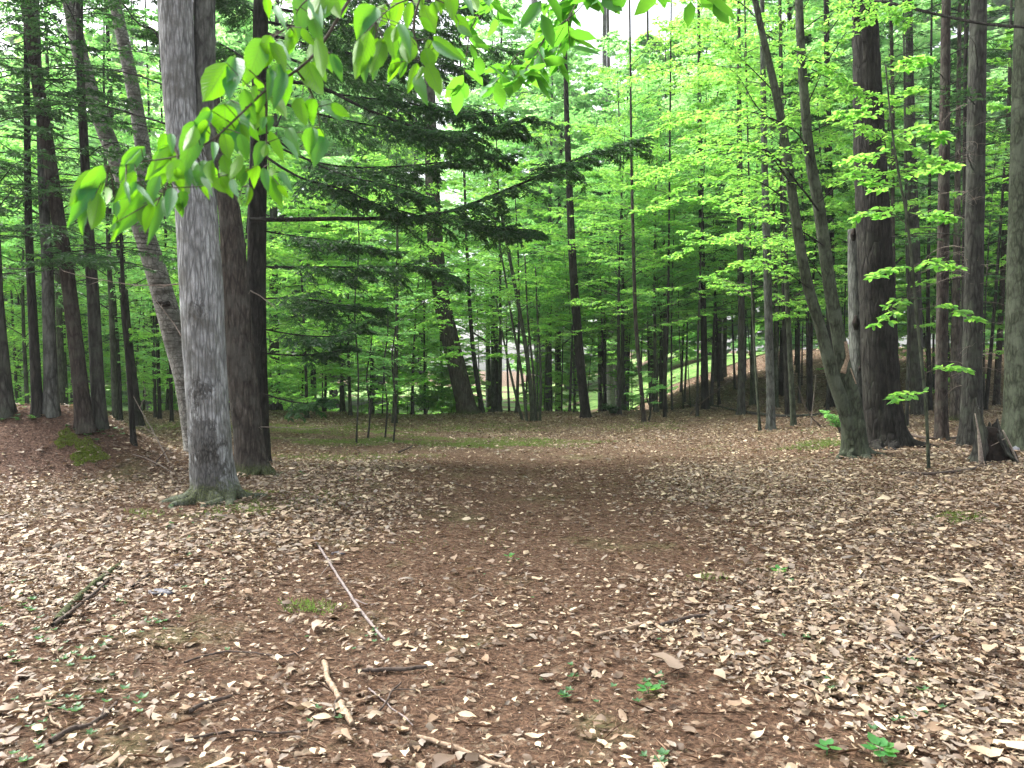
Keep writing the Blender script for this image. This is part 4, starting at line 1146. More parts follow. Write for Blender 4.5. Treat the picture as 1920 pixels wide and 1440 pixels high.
# --- 8. the big dark trunk
root, b, d, path = px_trunk('dark_tree', [(1662, 836, 96), (1656, 780, 88), (1650, 700, 82), (1646, 600, 78), (1641, 500, 74), (1637, 400, 70), (1632, 300, 66), (1628, 200, 62), (1624, 100, 58), (1620, 0, 56), (1614, -90, 52)],
                            M['bark_dark'], 'biggest dark rough-barked trunk on the right, behind the greenish forked tree', top=12, seed=120, m=72, n=260, fis=0.03, lobes=0.14, flare=0.42, flare_h=0.22, crown='conifer', nl=6, slim=0.79)
dK = d
roots(root, b, 0.36, M['bark_dark'], (-10, -45, -100, -140, 15), 4)
px_branch(root, b, [(1600, 40), (1640, 4), (1700, 15), (1790, 36), (1860, 48), (1940, 55)], d - 0.1, d - 2.5, 0.03, 0.022, M['bark_dark'], bare_tw=6, tw=0.4, seed=500, label='long dark branch arching across the top right')
px_branch(root, b, [(1612, 20), (1580, 30), (1555, 62), (1543, 105)], d - 0.1, d - 0.7, 0.013, 0.004, M['bark_dark'], bare_tw=4, tw=0.25, seed=501)
# pale snag
root, b, d, path = px_trunk('snag', [(1612, 815, 34), (1608, 740, 33), (1607, 650, 32), (1605, 560, 31), (1603, 480, 29), (1601, 430, 24)], M['bark_lichen'],
                            'pale broken-topped dead trunk squeezed between the forked tree and the big dark trunk', cat='dead tree', top=0.1, crown=None, seed=121, m=24, n=80, depth=dK + 0.7, fis=0.02)
gt = Geo()
for (px, py, s_) in ((1604, 605, 0.14), (1600, 440, 0.12), (1612, 690, 0.06)):
    c0 = W(px, py, dK + 0.46) - b; pp, rr = resample([c0 - [0, 0, s_], c0, c0 + [0.01, 0, s_]], [s_ * 0.2, s_ * 0.5, s_ * 0.15], 10); gt = Geo(); add_tube(gt, pp, rr, 12, bark_disp(33, 0.3, 0.1, (), 0, 1)); link('rot_hollow', make_mesh('rot_hollow', gt, M['rotten']), root)


right = [
    ('pine_tree', [(1722, 778, 34), (1719, 700, 31), (1716, 600, 30), (1713, 480, 27), (1708, 300, 23)], 'bark_mid', 'grey-brown trunk in the gap right of the biggest dark trunk', 'conifer'),
    ('pine_tree', [(1766, 826, 30), (1765, 740, 27), (1766, 620, 26), (1768, 480, 26), (1770, 340, 23), (1772, 180, 21), (1774, 0, 18), (1775, -60, 17)], 'bark_red', 'reddish trunk left of the fuzzy grey trunk on the right', 'conifer'),
    ('pine_tree', [(1790, 790, 22), (1791, 700, 20), (1792, 600, 18), (1794, 460, 15), (1796, 300, 12)], 'bark_brown', 'narrow brown trunk between the reddish and the fuzzy grey trunk', 'conifer'),
    ('young_tree', [(1803, 812, 10), (1804, 700, 9), (1806, 560, 9), (1808, 400, 9), (1809, 200, 8), (1812, 0, 8)], 'bark_dark', 'black whip-thin stem running up beside the fuzzy grey trunk', None),
    ('grey_tree', [(1822, 836, 58), (1822, 780, 48), (1823, 700, 42), (1825, 600, 40), (1826, 480, 38), (1828, 360, 37), (1831, 200, 36), (1834, 60, 35), (1836, -60, 33)], 'bark_mid', 'fuzzy grey twig-covered trunk between the hollow stump and the reddish trunk', 'conifer'),
    ('young_tree', [(1868, 760, 14), (1872, 680, 13), (1878, 560, 12), (1884, 420, 11), (1890, 250, 9)], 'bark_red', 'thin reddish leaning trunk between the fuzzy grey and the edge trunk', 'conifer'),
    ('young_tree', [(1848, 770, 8), (1856, 680, 8), (1866, 560, 7), (1876, 420, 6), (1884, 300, 5)], 'bark_dark', 'thin dark sapling leaning right, crossing behind the hollow stump', None),
    ('young_tree', [(1700, 800, 9), (1702, 700, 8), (1704, 600, 7), (1700, 460, 6)], 'bark_mid', 'little grey sapling touching the right side of the biggest dark trunk', 'broad'),
    ('smooth_tree', [(1916, 846, 84), (1916, 780, 74), (1915, 700, 66), (1914, 600, 62), (1914, 500, 58), (1916, 380, 54), (1920, 200, 50), (1926, 0, 46)], 'bark_green', 'smooth olive-grey trunk cut by the right edge of the photo', 'broad'),
    ('young_tree', [(1745, 770, 10), (1742, 680, 9), (1740, 560, 8), (1742, 420, 7)], 'bark_dark', 'dark slender trunk just left of the reddish trunk', 'conifer'),
    ('young_tree', [(1672, 790, 10), (1676, 600, 9), (1674, 400, 9), (1674, 200, 8), (1670, 0, 7)], 'bark_red', 'slim red-brown trunk rising along the right flank of the biggest dark trunk', 'conifer'),
]
for q, (nm, pts, mt, lb, cr) in enumerate(right):
    kw = {}
    if q == 10: kw['depth'] = 20.0
    root, b, d, path = simple(nm, pts, M[mt], lb, crown=cr, seed=130 + q, top=11 if cr else 7.5, n=110 if pts[0][2] > 40 else 50, m=40 if pts[0][2] > 40 else 14, crown_sc=0.9, flare=0.35, slim=0.82, **kw)
    if cr == 'conifer':
        auto_boughs(root, path, 360 + q, 26, 3.0, 10.5, 1.9, 'hemlock', tw=0.3, k=6, L=0.06, dead=0.55, n_tw=9)
    elif cr == 'broad' and q != 8:
        auto_boughs(root, path, 360 + q, 14, 2.2, 8.0, 1.4, 'broad', r0=0.006, tw=0.35, k=5, L=0.09, dead=0.0, mat='twig', fm='lf_beech', n_tw=8, el=(22, 0))
    if q == 4:   # the fuzz of dead twigs
        r_ = np.random.RandomState(9); gw = Geo()
        for s_ in range(46):
            zz = r_.uniform(1.0, 6.2); base = np.array([np.interp(zz, path[:, 2], path[:, 0]), np.interp(zz, path[:, 2], path[:, 1]), zz])
            pth = limb(r_, base, r_.uniform(0, 6.28), r_.uniform(-10, 50), r_.uniform(-60, 10), r_.uniform(0.3, 1.3), 8, 0.25)
            add_tube(gw, pth, np.linspace(0.006, 0.0015, 8), 3, cap=False)
            O, D, Ln, s = twigs_on(r_, pth, 6, 0.15, 0.35, flat=0.5); prisms(gw, O, O + D * Ln[:, None], np.full(6, 0.0022), np.full(6, 0.001))
        link('dead_twigs', make_mesh('dead_twigs', gw, M['dead_wood']), root)

# beech sapling with large bright leaves in front of the big dark trunk
root, b, d, path = px_trunk('beech_sapling', [(1742, 842, 7), (1736, 760, 7), (1724, 640, 6), (1712, 520, 6), (1702, 420, 5), (1684, 320, 5), (1672, 240, 4), (1660, 120, 3)], M['bark_green'],
                            'slender beech sapling with tiers of big bright leaves in front of the big dark trunk', top=4.9, crown=None, seed=150, m=8, n=50, depth=10.6)
for q, (pts, nt_) in enumerate((([(1702, 420), (1670, 400), (1640, 392), (1612, 404)], 7), ([(1712, 500), (1680, 500), (1640, 518)], 7), ([(1712, 500), (1745, 490), (1785, 505)], 7),
                          ([(1720, 560), (1690, 562), (1650, 604)], 7), ([(1724, 580), (1770, 572), (1818, 592)], 7), ([(1736, 700), (1765, 690), (1800, 692)], 5),
                          ([(1738, 740), (1710, 735), (1672, 745)], 6), ([(1700, 400), (1735, 400), (1780, 410)], 8), ([(1684, 320), (1720, 320), (1790, 312)], 10),
                          ([(1680, 300), (1640, 290), (1590, 300)], 9), ([(1676, 260), (1720, 240), (1770, 260)], 9), ([(1670, 230), (1620, 210), (1570, 215)], 9),
                          ([(1664, 160), (1700, 120), (1740, 110)], 8), ([(1690, 350), (1660, 350), (1600, 330)], 8))):
    px_branch(root, b, pts, d, d - 0.3 + 0.2 * (q % 3), 0.006, 0.002, M['twig'], foliage='broad', n_tw=nt_, tw=0.32, sub=2, k=4, L=0.12, s0=0.25, seed=600 + q, fl_mat=M['lf_beech'], leafk='hex', flat=0.06, droop=0.05)

# thin saplings standing in the grass left of centre
for q, (px, py, top_) in enumerate(((668, 832, 330), (738, 830, 520), (722, 822, 560), (1216, 790, 700), (690, 822, 600))):
    lb = ['tall hair-thin sapling in the grass, nearest the hemlock boughs', 'thin straight sapling in the grass right of the tallest one', 'faint thin sapling close behind the grassy patch', 'small knee-bent sapling by the thin reddish pole', 'short thin sapling between the two taller grass saplings'][q]
    root, b, d, path = px_trunk('thin_sapling', [(px, py, 4), (px + 4, py - (py - top_) * 0.25, 3.6), (px - 3, py - (py - top_) * 0.5, 3.2), (px + 5, py - (py - top_) * 0.75, 2.8), (px - 2 + 3 * q, top_, 2)], M['bark_mid'], lb, cat='sapling', top=0.1, crown=None, seed=170 + q, m=6, n=24)
    auto_boughs(root, path, 700 + q, 11, path[-1][2] * 0.30, path[-1][2], 0.6, 'broad', r0=0.004, tw=0.25, k=4, L=0.07, dead=0, mat='twig', fm='lf_maple', n_tw=6, el=(25, 0))

# ---------------------------------------------------------------- the rest of the wood
PROT = {}
def proto(key, fn, wood, leaf):
    gw, gf = fn()
    PROT[key] = (make_mesh('trunk', gw, M[wood]), make_mesh('crown', gf, M[leaf]), max(v[:, 2].max() for v in gw.V))
proto('under0', lambda: grow_broad(501, 8.5, 0.07, 0.9, 2.8, 30, 0.11, 7, el=(22, 2), tw=11, sub=4), 'bark_green', 'lf_beech')
proto('under1', lambda: grow_broad(502, 7.0, 0.055, 0.6, 2.6, 26, 0.11, 7, el=(18, -2), tw=11, sub=4), 'bark_mid', 'lf_beech')
proto('under2', lambda: grow_broad(503, 11.0, 0.08, 2.9, 3.2, 30, 0.115, 7, el=(24, 4), tw=11, sub=4), 'bark_green', 'lf_maple')
proto('under3', lambda: grow_broad(504, 8.0, 0.06, 2.6, 2.6, 22, 0.11, 7, el=(24, 4), tw=11, sub=4), 'bark_mid', 'lf_beech')
proto('pole0', lambda: grow_broad(505, 10.0, 0.042, 4.5, 1.6, 14, 0.12, 8, el=(30, 8), tw=9, sub=3), 'bark_mid', 'lf_beech')
proto('pole1', lambda: grow_broad(506, 8.0, 0.030, 3.4, 1.3, 12, 0.12, 8, el=(30, 8), tw=9, sub=3, lean=0.6), 'bark_green', 'lf_maple')
proto('pole2', lambda: grow_conifer(507, 10.0, 0.06, 5.0, 1.3, 24, 0.11, 6, dead=26), 'bark_dark', 'needle')
proto('low0', lambda: grow_broad(508, 3.4, 0.022, 0.25, 1.5, 20, 0.11, 8, el=(28, 5), tw=10, sub=4), 'bark_green', 'lf_beech')
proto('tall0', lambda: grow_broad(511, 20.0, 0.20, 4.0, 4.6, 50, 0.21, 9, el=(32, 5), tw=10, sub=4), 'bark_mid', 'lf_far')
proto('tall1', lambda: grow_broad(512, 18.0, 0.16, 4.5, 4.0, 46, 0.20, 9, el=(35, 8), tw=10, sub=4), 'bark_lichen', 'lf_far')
proto('tall2', lambda: grow_broad(513, 23.0, 0.24, 5.5, 5.0, 50, 0.22, 9, el=(30, 5), tw=10, sub=4), 'bark_dark', 'lf_maple')
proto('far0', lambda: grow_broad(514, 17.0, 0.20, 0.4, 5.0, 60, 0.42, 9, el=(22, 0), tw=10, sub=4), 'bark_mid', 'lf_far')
proto('far1', lambda: grow_broad(515, 21.0, 0.24, 0.8, 5.5, 60, 0.46, 9, el=(25, 5), tw=10, sub=4), 'bark_mid', 'lf_beech')
proto('con0', lambda: grow_conifer(521, 19.0, 0.17, 3.2, 2.7, 80, 0.13, 8), 'bark_mid', 'needle')
proto('con1', lambda: grow_conifer(522, 15.0, 0.12, 2.4, 2.3, 70, 0.12, 8), 'bark_dark', 'needle')

LAND.sort()
PLACED = [(W(l[0], 760, l[1])[0], l[1]) for l in LAND]
def between(px):
    import bisect
    k = bisect.bisect([l[0] for l in LAND], px)
    return k
def plant(kind, x, y, sc, rz, label, cat, group, name):
    mw, mf, h = PROT[kind]
    z = float(gz(x, y)) - 0.05
    root = empty(name, (x, y, z), label, cat, group, rz=rz, sc=sc)
    link('trunk', mw, root); link('crown', mf, root)
    return root

def zone(px):
    for a, t in ((0, 'beyond the left edge'), (130, 'at the far left'), (330, 'in the left-hand rows'), (520, 'behind the big grey tree'), (800, 'behind the hemlock boughs'), (960, 'behind the thick leaning trunk'),
                 (1130, 'behind the centre clump'), (1300, 'behind the small dark shrub'), (1500, 'behind the tallest grey pole'), (1700, 'behind the forked tree'), (1920, 'behind the beech sapling'), (9999, 'beyond the right edge')):
        if px <= a: return t
seen = {}; SOWN = {}
words = {'pole0': ('slender small-crowned grey pole', 'young tree', 'young_tree'), 'pole1': ('thin crooked green sapling', 'sapling', 'sapling'), 'pole2': ('dark pole with dead twigs', 'young conifer', 'young_conifer'), 'low0': ('low leafy bush', 'bush', 'bush'),
         'under0': ('leafy understory beech', 'young beech', 'understory_tree'), 'under1': ('low spreading leafy young tree', 'young tree', 'understory_tree'), 'under3': ('bare-legged leafy young beech', 'young beech', 'understory_tree'), 'under2': ('taller thin leafy maple', 'young maple', 'understory_tree'),
         'tall0': ('tall brown-trunked leafy tree', 'tree', 'forest_tree'), 'tall1': ('tall grey-trunked leafy tree', 'tree', 'forest_tree'), 'tall2': ('tallest leafy tree', 'tree', 'forest_tree'),
         'far0': ('full leafy tree', 'tree', 'forest_tree'), 'far1': ('fuller bright tree', 'tree', 'forest_tree'),
         'con0': ('tall dark green conifer', 'conifer', 'conifer_tree'), 'con1': ('short dark green conifer', 'conifer', 'conifer_tree')}
dist_w = lambda y: 'nearer' if y < 26 else ('midway back' if y < 34 else ('farther back' if y < 44 else ('beyond the road' if y < 74 else 'beyond the meadow')))
rng = np.random.RandomState(77)
def sow(kinds, n, y0, y1, px0, px1, mind, scl=(0.85, 1.15), clear=None):
    k = 0; tries = 0
    while k < n and tries < n * 60:
        tries += 1
        y = math.sqrt(rng.uniform(y0 ** 2, y1 ** 2)); px = rng.uniform(px0, px1)
        x = (px - 960) / F_PX * y
        if clear is not None and clear(x, y, px): continue
        if any((x - a) ** 2 + (y - c) ** 2 < mind ** 2 for a, c in PLACED): continue
        PLACED.append((x, y))
        kd = kinds[rng.randint(len(kinds))]
        w = words[kd]
        lb = f"{w[0]} {dist_w(y)} {zone(px)}"
        seen[lb] = seen.get(lb, 0) + 1
        SOWN.setdefault(lb, []).append((px, plant(kd, x, y, rng.uniform(*scl), rng.uniform(0, 6.28), lb, w[1], (w[0] + 's ' + zone(px)).replace('beechs', 'beeches'), w[2])))
        k += 1
# keep the track and the clearing free
clr = lambda x, y, px: (y < 23 and -5.5 < x < 6.5) or (y < 27 and -1 < x < 6)
H_ = lambda px: 815 < px < 905 or 985 < px < 1060            # keep these two trunks in sight
sow(['under0', 'under1', 'under2'], 14, 17, 27, -150, 640, 1.5, clear=clr)
sow(['under0', 'under1'], 6, 23, 30, 560, 830, 1.4, clear=clr)
sow(['under3', 'under2'], 13, 23.5, 30, 880, 1500, 1.3, (0.9, 1.2), clear=lambda x, y, px: (y < 27 and x < 0) or H_(px))
sow(['under3', 'under2'], 16, 28, 39, 560, 1500, 1.9, clear=lambda x, y, px: y < 36 and H_(px))
sow(['tall0', 'tall1'], 8, 36, 41, 850, 1500, 2.2)
sow(['under3', 'under1'], 9, 22, 40, 1420, 2050, 2.2)
sow(['under0', 'under2', 'under1'], 12, 28, 42, -150, 560, 1.8)
sow(['tall0', 'tall1', 'tall2'], 15, 27, 38, 400, 1500, 2.6)
sow(['tall0', 'tall1', 'tall2'], 4, 25, 33, 600, 860, 2.4)
sow(['tall0', 'tall1'], 6, 27, 43, -200, 450, 3.0)
sow(['tall1', 'tall0'], 6, 26, 38, 1450, 2150, 2.6)
sow(['con0', 'con1'], 4, 22, 42, -200, 480, 2.4, clear=clr)
sow(['con0', 'con1'], 9, 22, 46, 1560, 2100, 2.2)
sow(['con0'], 3, 32, 43, 1150, 1500, 2.4)
sow(['pole0', 'pole1'], 16, 24, 34, 880, 1500, 0.7, (0.7, 0.95), clear=lambda x, y, px: y < 27 and x < 3)
sow(['pole0', 'pole1', 'pole2'], 26, 22, 42, 560, 1500, 0.8, clear=lambda x, y, px: y < 27 and x < 3)
sow(['pole0', 'pole1', 'pole2'], 26, 19, 42, 1400, 1990, 0.8)
sow(['pole0', 'pole1', 'pole2'], 10, 20, 38, -60, 420, 0.9, clear=clr)
sow(['low0'], 12, 27, 33, 480, 1330, 1.0, (0.45, 0.8))
sow(['low0'], 12, 34, 41, 450, 1400, 1.2)
sow(['low0'], 5, 24, 42, -60, 420, 1.2)
sow(['far0', 'far1'], 9, 62, 72, -150, 2050, 3.6, (1.2, 1.6))
sow(['far0', 'far1'], 26, 76, 92, -200, 2120, 3.6, (1.5, 2.1))
for lb, os_ in SOWN.items():
    if len(os_) > 1:
        os_.sort()
        for k_, (x_, o_) in enumerate(os_):
            w_ = 'leftmost' if k_ == 0 else ('rightmost' if k_ == len(os_) - 1 else ['', 'second', 'third', 'fourth', 'fifth', 'sixth', 'seventh', 'eighth', 'ninth', 'tenth', 'eleventh'][min(k_, 10)] + ' from the left')
            o_['label'] = f"{lb}, {w_}"

# small dark shrub, back of the clearing
h0 = hit(1152, 778)
root = empty('shrub', tuple(h0), 'small dark green shrub at the foot of the grey trunk in the centre', 'shrub')
r_ = np.random.RandomState(3); gw, gf = Geo(), Geo()
for q in range(16):
    pth = limb(r_, (0, 0, 0), q * 2.4, 60, r_.uniform(0, 30), r_.uniform(0.35, 0.6), 6, 0.1); add_tube(gw, pth, np.linspace(0.006, 0.002, 6), 4)
    spray(r_, gw, gf, pth, 0.005, 7, 0.25, 'broad', s0=0.2, sub=3, k=5, L=0.07, leaf='hex')
link('stem', make_mesh('stem', gw, M['twig']), root); link('foliage', make_mesh('foliage', gf, M['needle']), root)

# leafy shoots around the leaning trunk left of centre
for q, (px, py, hgt, lb) in enumerate(((800, 778, 1.2, 'bright leafy shrub below the short-looking dark trunk'), (845, 772, 1.5, 'leafy shrub hiding the foot of the thick leaning trunk'), (560, 778, 1.6, 'light green shrub behind the brown trunk, under the hemlock'),
                                    (1240, 752, 1.3, 'low leafy shrub behind the very thin dark pole'), (1574, 812, 0.6, 'small leafy shrub at the left foot of the forked tree'))):
    h0 = hit(px, py); root = empty('shrub', tuple(h0), lb, 'shrub')
    r_ = np.random.RandomState(30 + q); gw, gf = Geo(), Geo()
    for s_ in range(14):
        pth = limb(r_, (0, 0, 0), s_ * 2.4, 72, r_.uniform(10, 50), hgt * r_.uniform(0.7, 1.1), 7, 0.1); add_tube(gw, pth, np.linspace(0.008, 0.002, 7), 4)
        spray(r_, gw, gf, pth, 0.006, 8, 0.42 * min(1, hgt), 'broad', s0=0.25, sub=3, k=4 if hgt < 1 else 5, L=0.085 if hgt > 1 else 0.055, leaf='hex')
    link('stem', make_mesh('stem', gw, M['twig']), root); link('foliage', make_mesh('foliage', gf, M['lf_maple']), root)

# ---------------------------------------------------------------- hollow stump on the right
h0 = hit(1868, 868)
root = empty('hollow_stump', tuple(h0), 'small broken stump with rotten hollows, their shade painted black, at the foot of the edge trunk', 'stump')
b = h0; d = h0[1]
gt = Geo()
def sp(px, py, dd=0.0): return W(px, py, d + dd) - b
# bark shell: curved, open to the front, the opening wider at the foot
n, m_ = 34, 44
zz = np.linspace(-0.05, 1.0, n)
rs_ = np.random.RandomState(5)
ph = rs_.uniform(0, 6.28, 6)
V = np.zeros((2, n, m_, 3))
for s_ in (0, 1):
    for a in range(n):
        z_ = zz[a]; zc_ = max(z_, 0)
        gap = (0.26 - 0.12 * zc_ + 0.02 * math.sin(14 * z_)) * math.pi
        th = np.linspace(-(math.pi - gap), math.pi - gap, m_) + math.pi / 2 - 0.15
        topn = 0.60 + 0.13 * np.sin(2.3 * th + 1) + 0.05 * np.sin(9 * th) + 0.03 * np.sin(17 * th) - 0.16 * np.cos(th)
        h_ = z_ * topn
        rad = (0.17 + 0.17 * math.exp(-zc_ / 0.28)) * (1 + 0.08 * np.sin(7 * th + ph[0]) + 0.05 * np.sin(13 * th + 4 * z_) + 0.03 * np.sin(23 * th - 6 * z_)) * (1.0 if s_ == 0 else 0.86)
        V[s_, a, :, 0] = rad * np.cos(th) - 0.13 * z_; V[s_, a, :, 1] = rad * np.sin(th) + 0.02; V[s_, a, :, 2] = h_
for s_ in (0, 1):
    i = np.arange(n - 1)[:, None] * m_; j = np.arange(m_ - 1)[None, :]
    F = np.stack([i + j, i + j + 1, i + m_ + j + 1, i + m_ + j], -1).reshape(-1, 4)
    gt.add(V[s_].reshape(-1, 3), F)
# rims
for rim in (np.stack([V[0, -1], V[1, -1]], 1), np.stack([V[0, :, 0], V[1, :, 0]], 1), np.stack([V[0, :, -1], V[1, :, -1]], 1)):
    k = len(rim); a = np.arange(k - 1) * 2
    gt.add(rim.reshape(-1, 3), np.stack([a, a + 1, a + 3, a + 2], -1))
link('shell', make_mesh('shell', gt, M['bark_mid']), root)
gt = Geo()
for (pa, pb, ra, rb) in (((1862, 868), (1856, 808), 0.12, 0.11), ((1876, 866), (1868, 836), 0.13, 0.10), ((1895, 862), (1892, 848), 0.10, 0.07)):
    A = sp(*pa, 0.02); B = sp(*pb, 0.06); A[2] = -0.03
    pp, rr = resample([A, (A + B) / 2, B, B + [0, 0, 0.06]], [ra, (ra + rb) / 2, rb, rb * 0.4], 14); add_tube(gt, pp, rr, 16, bark_disp(15, 0.5, 0.10, (), 0, 0.1))
link('hollow_shade', make_mesh('hollow_shade', gt, M['rotten']), root)  # near-black solid bodies stand in for the shade inside the hollow
gt = Geo()
for (pa, pb, ra, rb) in (((1843, 868), (1828, 775), 0.016, 0.007), ((1838, 870), (1834, 815), 0.026, 0.012), ((1884, 822), (1858, 836), 0.006, 0.005), ((1908, 868), (1880, 806), 0.018, 0.010)):
    A = sp(*pa, -0.14); B = sp(*pb, -0.10); pp, rr = resample([A, (A + B) / 2 + [0.01, 0, 0], B], [ra, ra, rb], 10); add_tube(gt, pp, rr, 8, bark_disp(16, 0.3, 0.08, (), 0, 0.1))
link('splinter', make_mesh('splinter', gt, M['dead_wood']), root)

# ---------------------------------------------------------------- fallen sticks, logs and stones
def stick(pts, r0, r1, mat, label, name='fallen_stick', cat='stick', lift=0.012, forks=(), seed=0, group=None, m=8):
    """pts are pixels on the ground; forks: list of (pts, radius)"""
    r_ = np.random.RandomState(abs(seed + int(pts[0][0])))
    H = [hit(*p) for p in pts]
    b = H[0]
    root = empty(name, tuple(b), label, cat, group)
    P = np.array([h - b for h in H]); P[:, 2] += r0 + lift
    path, rr = resample(P, np.linspace(r0, r1, len(P)), max(14, 6 * len(P)))
    path = path + np.cumsum(r_.normal(0, 0.0025, path.shape), 0) * np.array([1, 1, 0.3])
    gt = Geo(); add_tube(gt, path, rr * (1 + r_.uniform(-0.12, 0.12, len(rr))), m, bark_disp(seed, 0.25, 0.06, (), 0, 0.1))
    V0 = gt.V[0]
    k = np.mean(path[0]); 
    link('stem', make_mesh('stem', gt, M[mat]), root)
    for (fp, fr) in forks:
        Q = np.array([hit(*p) - b for p in fp]); Q[:, 2] += r0 + lift; Q[-1][2] += 0.02
        pp, rq = resample(Q, np.linspace(fr, fr * 0.4, len(Q)), 12)
        gq = Geo(); add_tube(gq, pp, rq, 6); link('twig', make_mesh('twig', gq, M[mat]), root)
    return root

stick([(590, 1015), (612, 1050), (640, 1090), (665, 1130), (695, 1175), (722, 1208)], 0.011, 0.009, 'stick_grey', 'long straight pale grey stick lying diagonally on the left of the track', forks=[([(665, 1130), (690, 1140), (712, 1142)], 0.004), ([(620, 1062), (606, 1078), (600, 1092)], 0.003)])
stick([(345, 1250), (380, 1238), (430, 1228), (500, 1232), (540, 1234), (575, 1222)], 0.006, 0.004, 'stick_dark', 'thin wavy brown stick on the reddish duff, lower left')
stick([(98, 1182), (150, 1145), (200, 1100), (236, 1068)], 0.014, 0.008, 'stick_dark', 'dark curved stick beside bark strip among green herbs on the left')
stick([(108, 1172), (150, 1120), (190, 1085), (222, 1064)], 0.03, 0.02, 'bark_brown', 'reddish brown strip of rotten bark beside the dark curved stick', name='bark_strip', cat='bark', lift=-0.015)
stick([(250, 1106), (268, 1092), (284, 1078)], 0.010, 0.006, 'stick_dark', 'short dark stick right of the bark strip')
stick([(-20, 1346), (30, 1338), (80, 1332), (115, 1328)], 0.010, 0.008, 'stick_tan', 'pale stick entering from the left edge near the bottom')
stick([(84, 1308), (100, 1340), (118, 1358), (136, 1374)], 0.006, 0.005, 'stick_tan', 'thin pale twig crossing the end of the left edge stick')
stick([(95, 1402), (130, 1384), (170, 1372), (205, 1345), (218, 1330)], 0.012, 0.008, 'stick_dark', 'dark knotted stick in the bottom left corner', forks=[([(170, 1372), (190, 1352), (196, 1338)], 0.006)])
stick([(356, 1342), (385, 1328), (412, 1322), (440, 1310)], 0.010, 0.008, 'stick_dark', 'short thick dark stick on bare duff, lower left')
stick([(330, 1398), (390, 1388), (450, 1378), (520, 1380), (575, 1376)], 0.007, 0.004, 'stick_dark', 'long thin dark stick along the bottom left')
stick([(606, 1252), (613, 1280), (625, 1302), (632, 1322)], 0.016, 0.012, 'stick_tan', 'pale tan peeled stick standing out below the long grey one')
stick([(632, 1322), (628, 1352)], 0.007, 0.005, 'stick_dark', 'short dark twig below the pale tan peeled stick')
stick([(640, 1335), (650, 1352), (662, 1370)], 0.020, 0.012, 'stick_tan', 'flat pale piece of bark at the bottom, left of the forked twig', name='bark_piece', cat='bark')
stick([(668, 1268), (720, 1268), (760, 1266), (802, 1262)], 0.012, 0.009, 'stick_dark', 'straight black stick across the pale leaves at the bottom')
stick([(700, 1348), (718, 1330), (728, 1300), (740, 1288)], 0.006, 0.004, 'stick_dark', 'thin dark forked twig below the straight black stick', forks=[([(722, 1308), (745, 1300), (800, 1302), (840, 1305)], 0.004)])
stick([(1112, 1202), (1150, 1192), (1190, 1184), (1230, 1176)], 0.011, 0.012, 'stick_tan', 'pale splintered stick at the right side of the track', forks=[([(1230, 1178), (1250, 1192), (1262, 1194)], 0.012)])
stick([(1236, 1180), (1262, 1172), (1290, 1166), (1322, 1158)], 0.012, 0.010, 'stick_dark', 'dark end piece continuing the pale splintered stick')
stick([(780, 1392), (820, 1402), (870, 1420), (920, 1440), (960, 1452)], 0.010, 0.009, 'stick_tan', 'tan stick running off the bottom edge left of centre')
stick([(690, 1300), (730, 1335), (765, 1370)], 0.004, 0.003, 'stick_grey', 'hair-thin grey twig between pale leaves at the bottom')
stick([(1690, 1246), (1730, 1218), (1765, 1198), (1795, 1184)], 0.007, 0.005, 'stick_grey', 'slim grey stick lying on the dense tan leaves at the right')
stick([(1690, 892), (1740, 893), (1800, 888), (1850, 878), (1880, 870)], 0.022, 0.014, 'stick_dark', 'dark branch lying on the leaves below the hollow stump', forks=[([(1800, 888), (1830, 880), (1850, 866)], 0.01)])
stick([(1690, 812), (1730, 824), (1770, 826), (1800, 824)], 0.03, 0.02, 'stick_dark', 'dark curved root-like branch running right from the biggest dark trunk')
stick([(748, 852), (762, 846), (779, 838)], 0.020, 0.016, 'stick_dark', 'stubby dark stick at the edge of the grassy patch', lift=0.02)
stick([(800, 762), (850, 766), (910, 770), (976, 773)], 0.05, 0.04, 'stick_dark', 'dark log lying behind the clearing, left of the centre clump', name='fallen_log', cat='log')
stick([(1008, 760), (1040, 752), (1100, 750)], 0.05, 0.03, 'stick_dark', 'mossy log behind the centre clump', name='fallen_log', cat='log')
stick([(1330, 762), (1400, 776), (1480, 784), (1540, 780)], 0.04, 0.03, 'bark_mid', 'long brown log among the grey poles', name='fallen_log', cat='log')
stick([(1175, 752), (1230, 750), (1290, 760), (1340, 772)], 0.05, 0.03, 'stick_dark', 'dark log behind the very thin dark pole', name='fallen_log', cat='log')
stick([(840, 905), (870, 915), (895, 920)], 0.008, 0.006, 'stick_dark', 'small dark stick on the left half of the clearing')
stick([(1640, 1010), (1690, 1020), (1760, 1030)], 0.01, 0.006, 'stick_dark', 'thin dark stick half buried in leaves on the right bank')

# dead forked branch propped before the big grey tree
def propped(pts, dd, r0, label, forks=(), mat='dead_wood'):
    h = hit(*pts[0]); root = empty('dead_branch', tuple(h), label, 'branch')
    P = px_path(pts, h, h[1], h[1] + dd); P[0][2] = -0.01
    pp, rr = resample(P, np.linspace(r0, r0 * 0.35, len(P)), 24); gt = Geo(); add_tube(gt, pp, rr, 7, bark_disp(2, 0.2, 0.05, (), 0, 0.1)); link('stem', make_mesh('stem', gt, M[mat]), root)
    for f in forks:
        Q = px_path(f, h, h[1] + dd * 0.4, h[1] + dd * 0.6); pq, rq = resample(Q, np.linspace(r0 * 0.5, 0.002, len(Q)), 12); gq = Geo(); add_tube(gq, pq, rq, 5); link('twig', make_mesh('twig', gq, M[mat]), root)
propped([(318, 868), (290, 815), (262, 765), (236, 716)], 0.5, 0.012, 'pale dead branch slanting up left of the big grey tree', [[(290, 815), (268, 800), (250, 800)], [(262, 765), (272, 740), (268, 715)]])
